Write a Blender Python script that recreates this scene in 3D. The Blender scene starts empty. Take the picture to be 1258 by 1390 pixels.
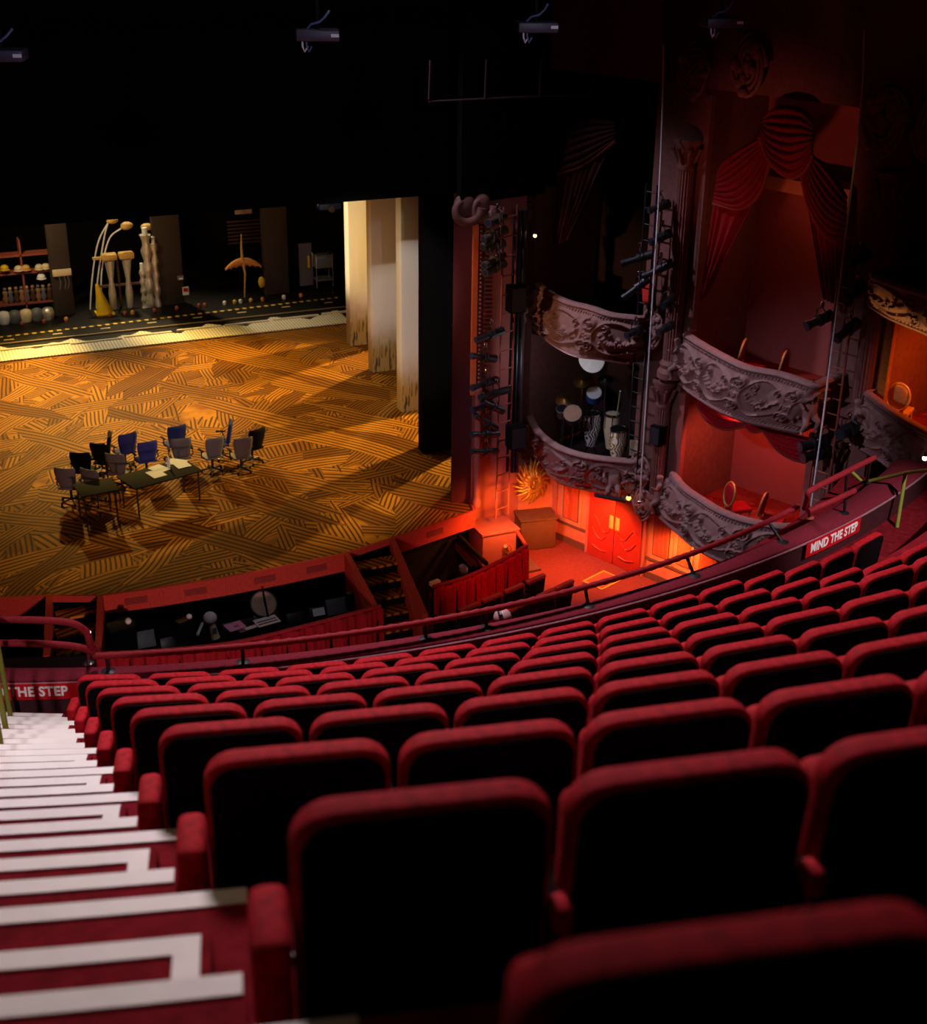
import bpy, bmesh, math, random
import numpy as np
from mathutils import Vector, Matrix
random.seed(7); np.random.seed(7)
sc = bpy.context.scene; COL = sc.collection
PI = math.pi
# ------------------------------------------------------------------ camera model (survey of the house)
F, CX, CY = 1800., 629., 650.
PHI, TH, ROLL = math.radians(24), math.radians(23.715), math.radians(.863)
CAM = np.array([0, 0, 12.])
_f = np.array([math.sin(PHI)*math.cos(TH), math.cos(PHI)*math.cos(TH), -math.sin(TH)])
_r0 = np.array([math.cos(PHI), -math.sin(PHI), 0.]); _u0 = np.cross(_r0, _f)
_r = _r0*math.cos(ROLL)+_u0*math.sin(ROLL); _u = -_r0*math.sin(ROLL)+_u0*math.cos(ROLL)
def ray(x, y): return _f+_r*(x-CX)/F-_u*(y-CY)/F
def at(x, y, z=0.):
    d = ray(x, y); return Vector(CAM+d*((z-CAM[2])/d[2]))
def aty(x, y, Y):
    d = ray(x, y); return Vector(CAM+d*(Y/d[1]))
def pr(P):
    v = np.array(P, float)-CAM; d = v@_f; return CX+F*(v@_r)/d, CY-F*(v@_u)/d, d
WA = np.array((12.824, 23.655)); WD = np.array((.3593, -.9332)); WN = np.array((-.9332, -.3593))   # right wall: point, run, normal into house
def W(s, n, z): q = WA+WD*s+WN*n; return Vector((q[0], q[1], z))
def onw(x, y, n=0.):
    d = ray(x, y); k = (((WA+WN*n)-CAM[:2])@WN)/(d[:2]@WN); return Vector(CAM+d*k)
WROT = math.atan2(WD[1], WD[0])
# ------------------------------------------------------------------ materials
MATS = {}
class NT:
    def __init__(s, name):
        s.m = bpy.data.materials.new(name); s.m.use_nodes = True; s.t = s.m.node_tree; s.n = s.t.nodes; s.l = s.t.links
        s.b = s.n['Principled BSDF']; MATS[name] = s.m
    def node(s, t, **k):
        o = s.n.new(t)
        for a, v in k.items(): setattr(o, a, v)
        return o
    def put(s, sock, v):
        if hasattr(v, 'is_output'): s.l.new(v, sock)
        elif v is not None:
            try: sock.default_value = v
            except Exception: sock.default_value = (*v, 1) if len(v) == 3 else v
    def math(s, op, a, b=None, c=None, clamp=False):
        o = s.node('ShaderNodeMath', operation=op, use_clamp=clamp)
        for i, v in enumerate((a, b, c)):
            if v is not None: s.put(o.inputs[i], v)
        return o.outputs[0]
    def mix(s, f, a, b):
        o = s.node('ShaderNodeMix', data_type='RGBA'); s.put(o.inputs[0], f); s.put(o.inputs[6], a); s.put(o.inputs[7], b); return o.outputs[2]
    def ramp(s, v, lo, hi):
        o = s.node('ShaderNodeMapRange', interpolation_type='SMOOTHSTEP'); s.put(o.inputs[0], v); o.inputs[1].default_value = lo; o.inputs[2].default_value = hi; return o.outputs[0]
    def noise(s, scale, detail=3, vec=None, out=0):
        o = s.node('ShaderNodeTexNoise'); o.inputs['Scale'].default_value = scale; o.inputs['Detail'].default_value = detail
        s.l.new(vec if vec is not None else s.co(), o.inputs['Vector']); return o.outputs[out]
    def co(s, which='Object'):
        if not hasattr(s, '_tc'): s._tc = s.node('ShaderNodeTexCoord')
        return s._tc.outputs[which]
    def bump(s, h, strength=.3, dist=.01):
        o = s.node('ShaderNodeBump'); o.inputs['Strength'].default_value = strength; o.inputs['Distance'].default_value = dist
        s.l.new(h, o.inputs['Height']); s.l.new(o.outputs[0], s.b.inputs['Normal'])
def c4(c): return (c[0], c[1], c[2], 1)
def mat(name, col, rough=.6, metal=0., var=.25, scale=12., emit=None, estr=1., sheen=0., bump=0., spec=None, bscale=None):
    if name in MATS: return MATS[name]
    s = NT(name); b = s.b
    n = s.noise(scale)
    dark = tuple(c*(1-var) for c in col); lite = tuple(min(1, c*(1+var)) for c in col)
    s.put(b.inputs['Base Color'], s.mix(n, c4(dark), c4(lite)))
    b.inputs['Roughness'].default_value = rough; b.inputs['Metallic'].default_value = metal
    if spec is not None: b.inputs['Specular IOR Level'].default_value = spec
    if sheen:
        b.inputs['Sheen Weight'].default_value = sheen; b.inputs['Sheen Tint'].default_value = c4(tuple(min(1, c*2.2) for c in col)); b.inputs['Sheen Roughness'].default_value = .4
    if emit: b.inputs['Emission Color'].default_value = c4(emit); b.inputs['Emission Strength'].default_value = estr
    if bump: s.bump(s.noise(bscale or scale*4), bump)
    return s.m
velvet = mat('red_velvet', (.36, .006, .013), .8, var=.8, scale=30, sheen=.05, bump=.25, spec=.15)
velvet_dk = mat('crimson_drape', (.23, .010, .018), .8, var=.35, scale=6, sheen=.15, spec=.1)
seatback = mat('seat_back_cloth', (.006, .003, .004), .9, var=.3, spec=.05)
black = mat('matt_black', (.006, .006, .007), .8, var=.3, spec=.15)
blackmetal = mat('black_metal', (.012, .012, .015), .42, var=.3, spec=.5)
flatblack = mat('black_serge', (.006, .005, .005), .95, var=.4, spec=.05)
redcarpet_dk = mat('circle_carpet', (.16, .008, .014), .95, var=.7, scale=14, bump=.4, spec=.05)
ledgem = mat('ledge_carpet', (.16, .015, .028), .9, var=.45, scale=40, bump=.5, spec=.1)
fascia = mat('red_speckled_carpet', (.50, .065, .05), .95, var=.55, scale=45, bump=.5, spec=.05)
vent = mat('dark_red_vent', (.24, .03, .025), .9, var=.4, scale=30)
paint_white = mat('white_step_paint', (.68, .66, .62), .55, var=.12, scale=7, bump=.1)
signred = mat('sign_red', (.55, .006, .012), .45, var=.1)
white = mat('white_paint', (.85, .85, .85), .5, var=.05)
greenp = mat('green_gold_paint', (.22, .23, .035), .4, var=.2, spec=.5)
chrome = mat('chrome', (.7, .7, .75), .18, 1., var=.1)
grey = mat('grey_plastic', (.13, .135, .15), .5, var=.2)
brass = mat('brass', (.75, .5, .15), .3, 1., var=.2)
gold = mat('gilt', (.60, .34, .06), .4, .6, var=.4, scale=20, bump=.3)
plaster = mat('painted_plaster', (.31, .165, .15), .7, var=.35, scale=9, bump=.25, bscale=60, spec=.2)
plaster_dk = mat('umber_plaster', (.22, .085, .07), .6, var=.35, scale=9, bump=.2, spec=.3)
wallred = mat('terracotta_wall', (.42, .13, .085), .7, var=.15, scale=5, bump=.08)
wallbox = mat('box_red_wall', (.30, .06, .05), .75, var=.12, scale=5)
skirt = mat('dark_skirting', (.10, .04, .035), .6, var=.2)
maroon = mat('maroon_velour', (.10, .022, .024), .9, var=.25, scale=30, spec=.1)
pilred = mat('red_pilaster', (.34, .085, .07), .65, var=.2, scale=5, bump=.1)
frametan = mat('panel_moulding', (.44, .16, .10), .55, var=.15)
brown = mat('brown_line', (.09, .04, .02), .5, var=.2)
stallcarpet = mat('stalls_carpet', (.15, .016, .014), .95, var=.4, scale=16)
doorred = mat('red_door_leather', (.36, .022, .015), .4, var=.15, scale=4, spec=.5)
wood = mat('dark_wood', (.10, .045, .025), .4, var=.3)
blue = mat('blue_fabric', (.03, .045, .26), .85, var=.25, scale=30)
mesh_grey = mat('grey_mesh', (.16, .155, .15), .6, var=.2, scale=60)
paper = mat('paper', (.88, .88, .90), .6, var=.04)
pinkp = mat('pink_paper', (.75, .35, .62), .6, var=.06)
silver = mat('silver_foil', (.75, .72, .66), .3, .7, var=.3, scale=20, bump=.5)
yellow = mat('yellow_plastic', (.75, .48, .01), .5, var=.1)
cream = mat('cream_skin', (.72, .58, .36), .5, var=.15)
tan = mat('tan_skin', (.32, .16, .08), .6, var=.35, scale=8)
straw = mat('straw_gold', (.62, .38, .10), .6, var=.35, scale=18)
orange = mat('orange_fan', (.75, .28, .06), .6, var=.4, scale=16)
steel = mat('steel_wire', (.85, .84, .88), .4, .0, var=.2, scale=60)
blueglass = mat('blue_grey', (.10, .14, .28), .4, var=.2)
bluem = mat('blue_machine', (.04, .10, .42), .4, var=.2)
ladderred = mat('rust_paint', (.32, .07, .04), .55, var=.3)
padred = mat('rail_velvet', (.24, .012, .02), .7, var=.45, scale=26, sheen=.15, bump=.3, spec=.2)
whiteglass = mat('pale_disc', (.62, .70, .75), .5, var=.15, scale=9)
def striped(name, a, b, freq, axis='X', duty=.5, rough=.6):
    s = NT(name); x = s.node('ShaderNodeSeparateXYZ'); s.l.new(s.co(), x.inputs[0])
    v = s.math('FRACT', s.math('MULTIPLY', x.outputs[axis], freq)); v = s.math('GREATER_THAN', v, duty)
    s.put(s.b.inputs['Base Color'], s.mix(v, c4(a), c4(b))); s.b.inputs['Roughness'].default_value = rough; return s.m
hazard = striped('hazard_tape', (.75, .48, .02), (.01, .01, .01), 4.2)
ribbed = striped('ribbed_white', (.86, .80, .68), (.50, .44, .34), 11., duty=.6)
# layered bundles of painted strokes: stage cloth
def strokes(s, vec, length, width, freq, ang, seed, cover):
    """long cells turned by ang, a share of them filled with parallel dark strokes"""
    dn = s.node('ShaderNodeTexNoise'); dn.inputs['Scale'].default_value = .45/length*2; dn.inputs['Detail'].default_value = 1; s.l.new(vec, dn.inputs['Vector'])
    ad = s.node('ShaderNodeVectorMath', operation='MULTIPLY_ADD'); s.l.new(dn.outputs['Color'], ad.inputs[0]); ad.inputs[1].default_value = (width*1.5, width*1.5, 0); s.l.new(vec, ad.inputs[2])
    mp = s.node('ShaderNodeMapping', vector_type='TEXTURE'); s.l.new(ad.outputs[0], mp.inputs[0]); mp.inputs['Location'].default_value = (seed*3.17, seed*7.3, 0); mp.inputs['Rotation'].default_value = (0, 0, ang); mp.inputs['Scale'].default_value = (length, width, 1)
    vo = s.node('ShaderNodeTexVoronoi', voronoi_dimensions='2D'); vo.inputs['Scale'].default_value = 1.; vo.inputs['Randomness'].default_value = .75; s.l.new(mp.outputs[0], vo.inputs['Vector'])
    sp = s.node('ShaderNodeSeparateColor'); s.l.new(vo.outputs['Color'], sp.inputs[0])
    xy = s.node('ShaderNodeSeparateXYZ'); s.l.new(mp.outputs[0], xy.inputs[0])
    u = s.math('MULTIPLY_ADD', xy.outputs[0], s.math('MULTIPLY', s.math('SUBTRACT', sp.outputs[2], .5), 1.1), xy.outputs[1])
    ln = s.ramp(s.math('SINE', s.math('MULTIPLY', u, freq*6.2832)), .1, .5)
    return ln, s.math('LESS_THAN', sp.outputs[1], cover), sp.outputs[0]
def stage_cloth(name, base, lite, line, k=1., layers=8, cover=.36):
    s = NT(name); v = s.co(); n = s.noise(1.6*k, 4); col = s.mix(s.ramp(n, .35, .65), c4(base), c4(lite))
    for i in range(layers):
        ln, on, rnd = strokes(s, v, (2.5+.6*(i % 3))/k, (.46+.10*(i % 2))/k, 4.6-.7*(i % 2), math.radians((60, 112, 28, 145, 84, 8, 48, 128)[i % 8]), 1.+i*1.7, cover)
        band = s.mix(s.math('MULTIPLY', ln, .9), s.mix(rnd, c4(tuple(x*.75 for x in base)), c4(lite)), c4(line)); col = s.mix(on, col, band)
    s.put(s.b.inputs['Base Color'], col); s.b.inputs['Roughness'].default_value = .65; s.b.inputs['Specular IOR Level'].default_value = .06
    return s.m
stagem = stage_cloth('stage_cloth', (.30, .105, .010), (.60, .245, .022), (.045, .013, .004))
boxcarpet = stage_cloth('swirl_carpet', (.36, .03, .02), (.45, .05, .03), (.05, .008, .008), 3., 4, .4)
damask = stage_cloth('damask_panel', (.42, .06, .03), (.5, .10, .05), (.30, .05, .03), 6., 3, .4)
def panel_mat():
    s = NT('grass_painted_flat'); x = s.node('ShaderNodeSeparateXYZ'); s.l.new(s.co(), x.inputs[0]); z = x.outputs['Z']
    n = s.noise(3.); wob = s.math('MULTIPLY_ADD', n, .5, z)
    g = s.ramp(wob, 1.9, .75)                                      # painted meadow fades into the cream sky
    mp = s.node('ShaderNodeMapping'); s.l.new(s.co(), mp.inputs[0]); mp.inputs['Scale'].default_value = (14, 1, 1.6)
    wv = s.noise(1.2, 2, mp.outputs[0]); blade = s.math('MULTIPLY', s.ramp(wv, .50, .62), s.ramp(z, 1.15, .35))
    col = s.mix(g, c4((.80, .74, .62)), c4((.42, .26, .06))); col = s.mix(blade, col, c4((.06, .035, .012)))
    s.put(s.b.inputs['Base Color'], col); s.b.inputs['Roughness'].default_value = .7; return s.m
flatm = panel_mat()
def drum_pattern(name, a, b):
    s = NT(name); w = s.node('ShaderNodeTexWave'); w.inputs['Scale'].default_value = 6; w.inputs['Distortion'].default_value = 12; w.inputs['Detail'].default_value = 1; s.l.new(s.co(), w.inputs[0])
    s.put(s.b.inputs['Base Color'], s.mix(s.ramp(w.outputs['Fac'], .5, .62), c4(a), c4(b))); s.b.inputs['Roughness'].default_value = .3; return s.m
drumbw = drum_pattern('black_white_shell', (.01, .01, .01), (.75, .72, .68)); drumgold = drum_pattern('gold_pattern_shell', (.30, .14, .03), (.85, .75, .55))
def glow(name, col, st):
    return mat(name, tuple(min(1, c) for c in col), .5, emit=col, estr=st, var=0)
# ------------------------------------------------------------------ mesh builder
class MB:
    def __init__(s): s.v = []; s.f = []
    def add(s, vs, fs):
        k = len(s.v); s.v += [Vector(v) for v in vs]; s.f += [[i+k for i in f] for f in fs]; return s
    def box(s, c, d, rz=0, R=None):
        M = R or Matrix.Rotation(rz, 3, 'Z'); c = Vector(c); h = [x/2 for x in d]
        vs = [c+M@Vector((x*h[0], y*h[1], z*h[2])) for x in (-1, 1) for y in (-1, 1) for z in (-1, 1)]
        return s.add(vs, [(0, 1, 3, 2), (4, 6, 7, 5), (0, 4, 5, 1), (2, 3, 7, 6), (0, 2, 6, 4), (1, 5, 7, 3)])
    def cyl(s, a, b, r, r2=None, n=12, caps=True):
        a, b = Vector(a), Vector(b); r2 = r if r2 is None else r2; d = (b-a).normalized(); x = d.orthogonal().normalized(); y = d.cross(x)
        vs = []
        for p, q in ((a, r), (b, r2)): vs += [p+(x*math.cos(2*PI*i/n)+y*math.sin(2*PI*i/n))*q for i in range(n)]
        fs = [(i, (i+1) % n, n+(i+1) % n, n+i) for i in range(n)]
        if caps: fs += [tuple(range(n))[::-1], tuple(range(n, 2*n))]
        return s.add(vs, fs)
    def tube(s, pts, r, n=8, rs=None, closed=False):
        pts = [Vector(p) for p in pts]; N = len(pts); vs = []; up = None
        for i, p in enumerate(pts):
            if closed: d = pts[(i+1) % N]-pts[i-1]
            else: d = pts[min(i+1, N-1)]-pts[max(i-1, 0)]
            d.normalize()
            if up is None: up = d.orthogonal().normalized()
            up = (up-d*up.dot(d)); up = up.normalized() if up.length > 1e-6 else d.orthogonal().normalized(); y = d.cross(up)
            q = rs[i] if rs else r
            vs += [p+(up*math.cos(2*PI*j/n)+y*math.sin(2*PI*j/n))*q for j in range(n)]
        fs = []
        for i in range(N if closed else N-1):
            a, b = i*n, ((i+1) % N)*n
            fs += [(a+j, a+(j+1) % n, b+(j+1) % n, b+j) for j in range(n)]
        if not closed: fs += [tuple(range(n))[::-1], tuple(range((N-1)*n, N*n))]
        return s.add(vs, fs)
    def lathe(s, prof, c=(0, 0, 0), n=20, axis=None, caps=True):
        c = Vector(c); R = Matrix.Identity(3) if axis is None else Vector((0, 0, 1)).rotation_difference(Vector(axis)).to_matrix()
        vs = []
        for r, z in prof: vs += [c+R@Vector((r*math.cos(2*PI*i/n), r*math.sin(2*PI*i/n), z)) for i in range(n)]
        fs = []
        for k in range(len(prof)-1): fs += [(k*n+i, k*n+(i+1) % n, (k+1)*n+(i+1) % n, (k+1)*n+i) for i in range(n)]
        if caps: fs += [tuple(range(n))[::-1], tuple(range((len(prof)-1)*n, len(prof)*n))]
        return s.add(vs, fs)
    def ball(s, c, r, n=12, sc=(1, 1, 1)):
        c = Vector(c); pr_ = [(r*math.sin(PI*k/(n//2+1)), -r*math.cos(PI*k/(n//2+1))) for k in range(1, n//2+1)]
        m = MB(); m.lathe(pr_, (0, 0, 0), n); return s.add([c+Vector((v.x*sc[0], v.y*sc[1], v.z*sc[2])) for v in m.v], m.f)
    def prism(s, poly, z0, z1):
        n = len(poly); vs = [(p[0], p[1], z0) for p in poly]+[(p[0], p[1], z1) for p in poly]
        return s.add(vs, [tuple(range(n))[::-1], tuple(range(n, 2*n))]+[(i, (i+1) % n, n+(i+1) % n, n+i) for i in range(n)])
    def slab(s, top, off):                                        # polygon in space with thickness vector
        n = len(top); off = Vector(off); vs = [Vector(p) for p in top]+[Vector(p)+off for p in top]
        return s.add(vs, [tuple(range(n)), tuple(range(n, 2*n))[::-1]]+[(i, n+i, n+(i+1) % n, (i+1) % n) for i in range(n)])
    def grid(s, rows, thick=None):
        h, w = len(rows), len(rows[0]); vs = [p for r in rows for p in r]
        fs = [(i*w+j, i*w+j+1, (i+1)*w+j+1, (i+1)*w+j) for i in range(h-1) for j in range(w-1)]
        return s.add(vs, fs)
    def xf(s, M): s.v = [M@v for v in s.v]; return s
    def build(s, name, m, parent=None, smooth=None, bevel=0, seg=2, loc=None, solid=0, subsurf=0):
        me = bpy.data.meshes.new(name); me.from_pydata([tuple(v) for v in s.v], [], s.f); bm = bmesh.new(); bm.from_mesh(me)
        bmesh.ops.recalc_face_normals(bm, faces=bm.faces)
        if bevel:
            es = [e for e in bm.edges if len(e.link_faces) == 2 and e.calc_face_angle(0) > .6]
            bmesh.ops.bevel(bm, geom=es, offset=bevel, segments=seg, profile=.5, affect='EDGES', clamp_overlap=True)
        if smooth is not None or bevel:
            for fc in bm.faces: fc.smooth = True
            for e in bm.edges:
                if len(e.link_faces) == 2 and e.calc_face_angle(0) > (smooth or .7): e.smooth = False
        bm.to_mesh(me); bm.free(); me.materials.append(m)
        o = bpy.data.objects.new(name, me); COL.objects.link(o)
        if parent: o.parent = parent
        if loc: o.location = loc
        if solid: md = o.modifiers.new('thickness', 'SOLIDIFY'); md.thickness = solid; md.offset = 0
        if subsurf: md = o.modifiers.new('smooth', 'SUBSURF'); md.levels = md.render_levels = subsurf
        return o
def tag(o, label, cat, group=None):
    o['label'] = label; o['category'] = cat
    if group: o['group'] = group
    return o
def thing(name, label, cat, loc=(0, 0, 0), rz=0, group=None):
    o = bpy.data.objects.new(name, None); COL.objects.link(o); o.location = loc; o.rotation_euler = (0, 0, rz); o.empty_display_size = .1
    return tag(o, label, cat, group)
def struct(o): o['kind'] = 'structure'; return o
KIDS = {}
def dup(root, loc, rz, label=None, group=None, skip=()):
    r = root.copy(); COL.objects.link(r); r.location = loc; r.rotation_euler = (0, 0, rz)
    if label: r['label'] = label
    if group: r['group'] = group
    for ch in root.children:
        if ch.name.split('.')[0] in skip: continue
        c = ch.copy(); COL.objects.link(c); c.parent = r
        for g in ch.children: d = g.copy(); COL.objects.link(d); d.parent = c
    return r
ORD = 'first second third fourth fifth sixth seventh eighth ninth tenth eleventh twelfth thirteenth fourteenth fifteenth sixteenth seventeenth eighteenth nineteenth twentieth'.split()
ORD += ['twenty-'+w for w in ORD[:9]]+['thirtieth']+['thirty-'+w for w in ORD[:9]]
def spline(pts, n):
    """smooth resample of a polyline (Catmull-Rom)"""
    P = [Vector(p) for p in pts]; P = [P[0]*2-P[1]]+P+[P[-1]*2-P[-2]]; out = []
    m = len(P)-3
    for i in range(n):
        t = i/(n-1)*m; k = min(int(t), m-1); t -= k; a, b, c, d = P[k:k+4]
        out.append(.5*((2*b)+(c-a)*t+(2*a-5*b+4*c-d)*t*t+(3*b-a-3*c+d)*t**3))
    return out
# ================================================================== GRAND CIRCLE
X0, Y0 = 4.665, 18.496
R1, RP, Z1, ZQ = 17.076, .977, 10.487, .559
SH = .80                                                          # height of a seat back
def rowR(k): return R1-(k-1)*RP
def rowZ(k): return Z1-(k-1)*ZQ-(.03 if k == 0 else 0)-SH          # floor of the row
def arc(R, a, z): return Vector((X0+R*math.sin(a), Y0-R*math.cos(a), z))
def aisle_x(k): return .505+.045*(k-1)
def az_aisle(k): return math.asin((aisle_x(k)-X0)/rowR(k))
_e = at(1268, 640, 6.1); AZR = math.atan2(_e.x-X0, Y0-_e.y)+.02
AZL = math.radians(-40)
tm = MB()
def ringseg(m, Ra, Rb, a0, a1, z, zb, n=40):
    """stepped tier: top at z, riser front (Rb) down to zb"""
    for i in range(n):
        b0, b1 = a0+(a1-a0)*i/n, a0+(a1-a0)*(i+1)/n
        m.add([arc(Ra, b0, z), arc(Ra, b1, z), arc(Rb, b1, z), arc(Rb, b0, z), arc(Rb, b1, zb), arc(Rb, b0, zb)], [(0, 1, 2, 3), (3, 2, 4, 5)])
for k in range(0, 9):
    ringseg(tm, rowR(k)+(.27 if k else 2.2), (rowR(k+1)+.27) if k < 8 else 8.9, AZL, AZR, rowZ(k), rowZ(k+1) if k < 8 else rowZ(8)-1)
struct(tm.build('floor_grand_circle', redcarpet_dk))
# seat prototype -----------------------------------------------------
def round_rect(w, z0, z1, r, rb=.03, n=6):
    p = []
    for cx, cz, a0, q in ((w/2-r, z1-r, 0, r), (-w/2+r, z1-r, PI/2, r), (-w/2+rb, z0+rb, PI, rb), (w/2-rb, z0+rb, 1.5*PI, rb)):
        p += [(cx+q*math.cos(a0+PI/2*i/n), cz+q*math.sin(a0+PI/2*i/n)) for i in range(n+1)]
    return p
def back_plate(w, z0, z1, r, y0, y1, lean=.09, inset=.0):
    m = MB(); o = round_rect(w, z0, z1, r); n = len(o)
    L = lambda y, z: y+(SH-z)*lean
    vs = [(x, L(y0, z), z) for x, z in o]+[(x, L(y1, z), z) for x, z in o]
    m.add(vs, [tuple(range(n)), tuple(range(n, 2*n))[::-1]]+[(i, (i+1) % n, n+(i+1) % n, n+i) for i in range(n)]); return m
def make_seat():
    t = thing('circle_seat', 'seat', 'seat')
    b = back_plate(.495, .22, SH, .085, .006, .085).build('backrest', velvet, t, bevel=.022, seg=3)
    p = back_plate(.462, .20, SH-.014, .075, -.004, .012).build('back_panel', seatback, t, bevel=.004); p['label'] = 'black cloth back panel'
    c = MB().box((0, .155, .47), (.44, .10, .42)).build('seat_cushion', velvet, t, bevel=.035, seg=3)
    a = MB().box((-.26, .12, .50), (.046, .26, .045)).build('armrest', seatback, t, bevel=.015, seg=3)
    o = MB().box((-.26, .005, .52), (.042, .06, .07)).build('arm_pad', velvet, a, bevel=.015); o['label'] = 'red velvet arm end'
    MB().box((-.26, .13, .24), (.022, .2, .48)).build('support', blackmetal, a, bevel=.006)
    MB().cyl((-.25, .16, .34), (.25, .16, .34), .014).build('hinge_bar', blackmetal, t, smooth=.6)
    return t
seat0 = make_seat(); endpanel = None
seat_count = 0
def seat_at(k, a, label, group, end=False, last=False):
    global seat_count
    loc = arc(rowR(k)+.07, a, rowZ(k))
    lo = {8: 9., 7: 6.}.get(k)
    if lo: loc.z -= .15*min(1, max(0, (math.degrees(a)-lo)/7))
    t = dup(seat0, loc, a, label, group, skip=('armrest',) if end else ())
    t['label'] = label
    if end:
        MB().box((-.292, .055, .28), (.078, .19, .56)).build('end_panel', velvet, t, bevel=.025, seg=3)
    return t
rowname = {8: 'front row at the parapet', 7: 'second row from the parapet', 6: 'third row from the parapet', 5: 'fourth row from the parapet', 4: 'fifth row from the parapet', 3: 'sixth row from the parapet', 2: 'seventh row from the parapet', 1: 'eighth row from the parapet', 0: 'backmost row, cut by the bottom edge'}
for k in range(0, 9):
    R = rowR(k); step = .52/R; a = az_aisle(k)+.26/R; i = 0
    while True:
        L = arc(R, a-.25/R, rowZ(k)+SH); x, y, d = pr(L)
        if x > 1262 or i > 34: break
        if k == 8 and x > 1190: break
        lab = f'red velvet tip-up seat, {"the aisle end" if i == 0 else ORD[i]+" from the aisle"} of the {rowname[k]}'
        seat_at(k, a, lab, 'red velvet seats of the grand circle', end=(i == 0)); i += 1; a += step
for ch in list(seat0.children_recursive): bpy.data.objects.remove(ch)
bpy.data.objects.remove(seat0)
# aisle steps ------------------------------------------------------------
tread = MB(); NOS = []
for k in range(-1, 8):
    for j in range(3):
        Rn = rowR(k)-RP+.27-.326*j; z = rowZ(k)-ZQ/3*j
        aR = math.asin((aisle_x(k)-X0)/Rn)
        NOS.append((Rn, z, aR, j, k))
for Rn, z, aR, j, k in NOS:
    a1 = math.asin((aisle_x(k)-.02-X0)/(Rn)); n = 4; w = 1.35
    if j: 
        for Ra, Rb, zt, zb in ((Rn+.33, Rn, z, z-.2),):
            a0 = a1-w/Rn
            m = tread; q = [arc(Ra, a0, zt), arc(Ra, a1, zt), arc(Rb, a1, zt), arc(Rb, a0, zt)]
            m.slab(q, (0, 0, -.6))
st = struct(tread.build('stair_aisle', redcarpet_dk))
for Rn, z, aR, j, k in NOS:
    m = MB(); wid = .052; a1 = aR+(.09, -.03, -.045)[j]/Rn; a0 = a1-1.3/Rn; n = 8
    for i in range(n):
        b0, b1 = a0+(a1-a0)*i/n, a0+(a1-a0)*(i+1)/n
        m.slab([arc(Rn+wid, b0, z+.006), arc(Rn+wid, b1, z+.006), arc(Rn-.004, b1, z+.006), arc(Rn-.004, b0, z+.006)], (0, 0, -.02))
    if j == 2:                                                    # painted return along the step's open side
        m.slab([arc(Rn+.30, a1-.06/Rn, z+.006), arc(Rn+.30, a1, z+.006), arc(Rn+wid, a1, z+.006), arc(Rn+wid, a1-.06/Rn, z+.006)], (0, 0, -.02))
    m.build('nosing_strip', paint_white, st)
# parapet ---------------------------------------------------------------
ZL = 6.1
def fit(pts, z, deg=2, off=0.):
    A = []; Q = []
    for p in pts:
        v = at(*p, z); A.append(math.atan2(v.x-X0, Y0-v.y)); Q.append(math.hypot(v.x-X0, v.y-Y0))
    c = np.polyfit(A, Q, deg); return lambda a: float(np.polyval(c, max(-.75, min(1.25, a))))-off
r_in = fit([(105, 923), (742, 846), (836, 822), (935, 791), (1071, 745), (1097, 736), (1170, 698), (1230, 660)], ZL, 2, .045)
r_out0 = fit([(85, 904), (300, 901), (503, 878), (640, 855), (930, 775), (1055, 730), (1146, 685)], ZL)
r_out = lambda a: min(r_out0(a), r_in(a)-.12)
ZR = 6.26
r_rail = fit([(135, 888), (300, 881), (400, 870), (580, 848), (720, 816), (840, 780), (1000, 723), (1085, 690)], ZR)
def azof(x, y, z): v = at(x, y, z); return math.atan2(v.x-X0, Y0-v.y)
N = 90; AA = [-.72+(AZR+.72)*i/N for i in range(N+1)]
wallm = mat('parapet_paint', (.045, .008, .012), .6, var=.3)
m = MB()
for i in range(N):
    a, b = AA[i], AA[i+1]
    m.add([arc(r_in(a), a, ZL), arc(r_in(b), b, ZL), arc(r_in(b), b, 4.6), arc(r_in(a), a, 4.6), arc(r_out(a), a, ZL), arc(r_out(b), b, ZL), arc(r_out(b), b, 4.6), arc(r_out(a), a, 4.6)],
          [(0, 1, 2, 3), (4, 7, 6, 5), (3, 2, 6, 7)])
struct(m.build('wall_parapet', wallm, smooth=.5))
m = MB()
rows = []
for a in AA:
    ri, ro = r_in(a)+.03, r_out(a)-.03
    rows.append([arc(ri, a, ZL-.05), arc(ri, a, ZL-.012), arc(ri-.012, a, ZL), arc(ri-(ri-ro)*.5, a, ZL+.006), arc(ro+.02, a, ZL), arc(ro, a, ZL-.02), arc(ro, a, ZL-.06)])
m.grid(rows); struct(m.build('trim_parapet_ledge', ledgem, smooth=.8))
m = MB(); m.tube([arc(r_in(a)+.036, a, ZL-.03) for a in AA], .012, 6); struct(m.build('trim_ledge_bead', mat('worn_bead', (.30, .16, .20), .35, var=.5, scale=30, spec=.6), smooth=1))
rail = thing('safety_rail', 'low red velvet padded rail along the top of the circle parapet', 'rail')
aL, aR_ = azof(128, 886, ZR), azof(1092, 690, ZR)
m = MB(); n = 220; pts = [arc(r_rail(aL+(aR_-aL)*i/n), aL+(aR_-aL)*i/n, ZR) for i in range(n+1)]
m.tube(pts, .028, 8, rs=[.029+.0035*math.sin(i*1.9) for i in range(n+1)]); m.build('padded_bar', padred, rail, smooth=1.2)
for x, y in ((150, 905), (330, 897), (575, 862), (660, 852), (798, 822), (936, 778), (1055, 733)):
    a = azof(x, y, ZL); p0 = arc((r_in(a)+r_out(a))/2, a, ZL-.01); p1 = arc(r_rail(a), a, ZR)
    MB().cyl(p0, p1, .016).lathe([(.06, 0), (.06, .015), (.03, .025)], p0, 14).build('post', blackmetal, rail, smooth=.7)
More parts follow.
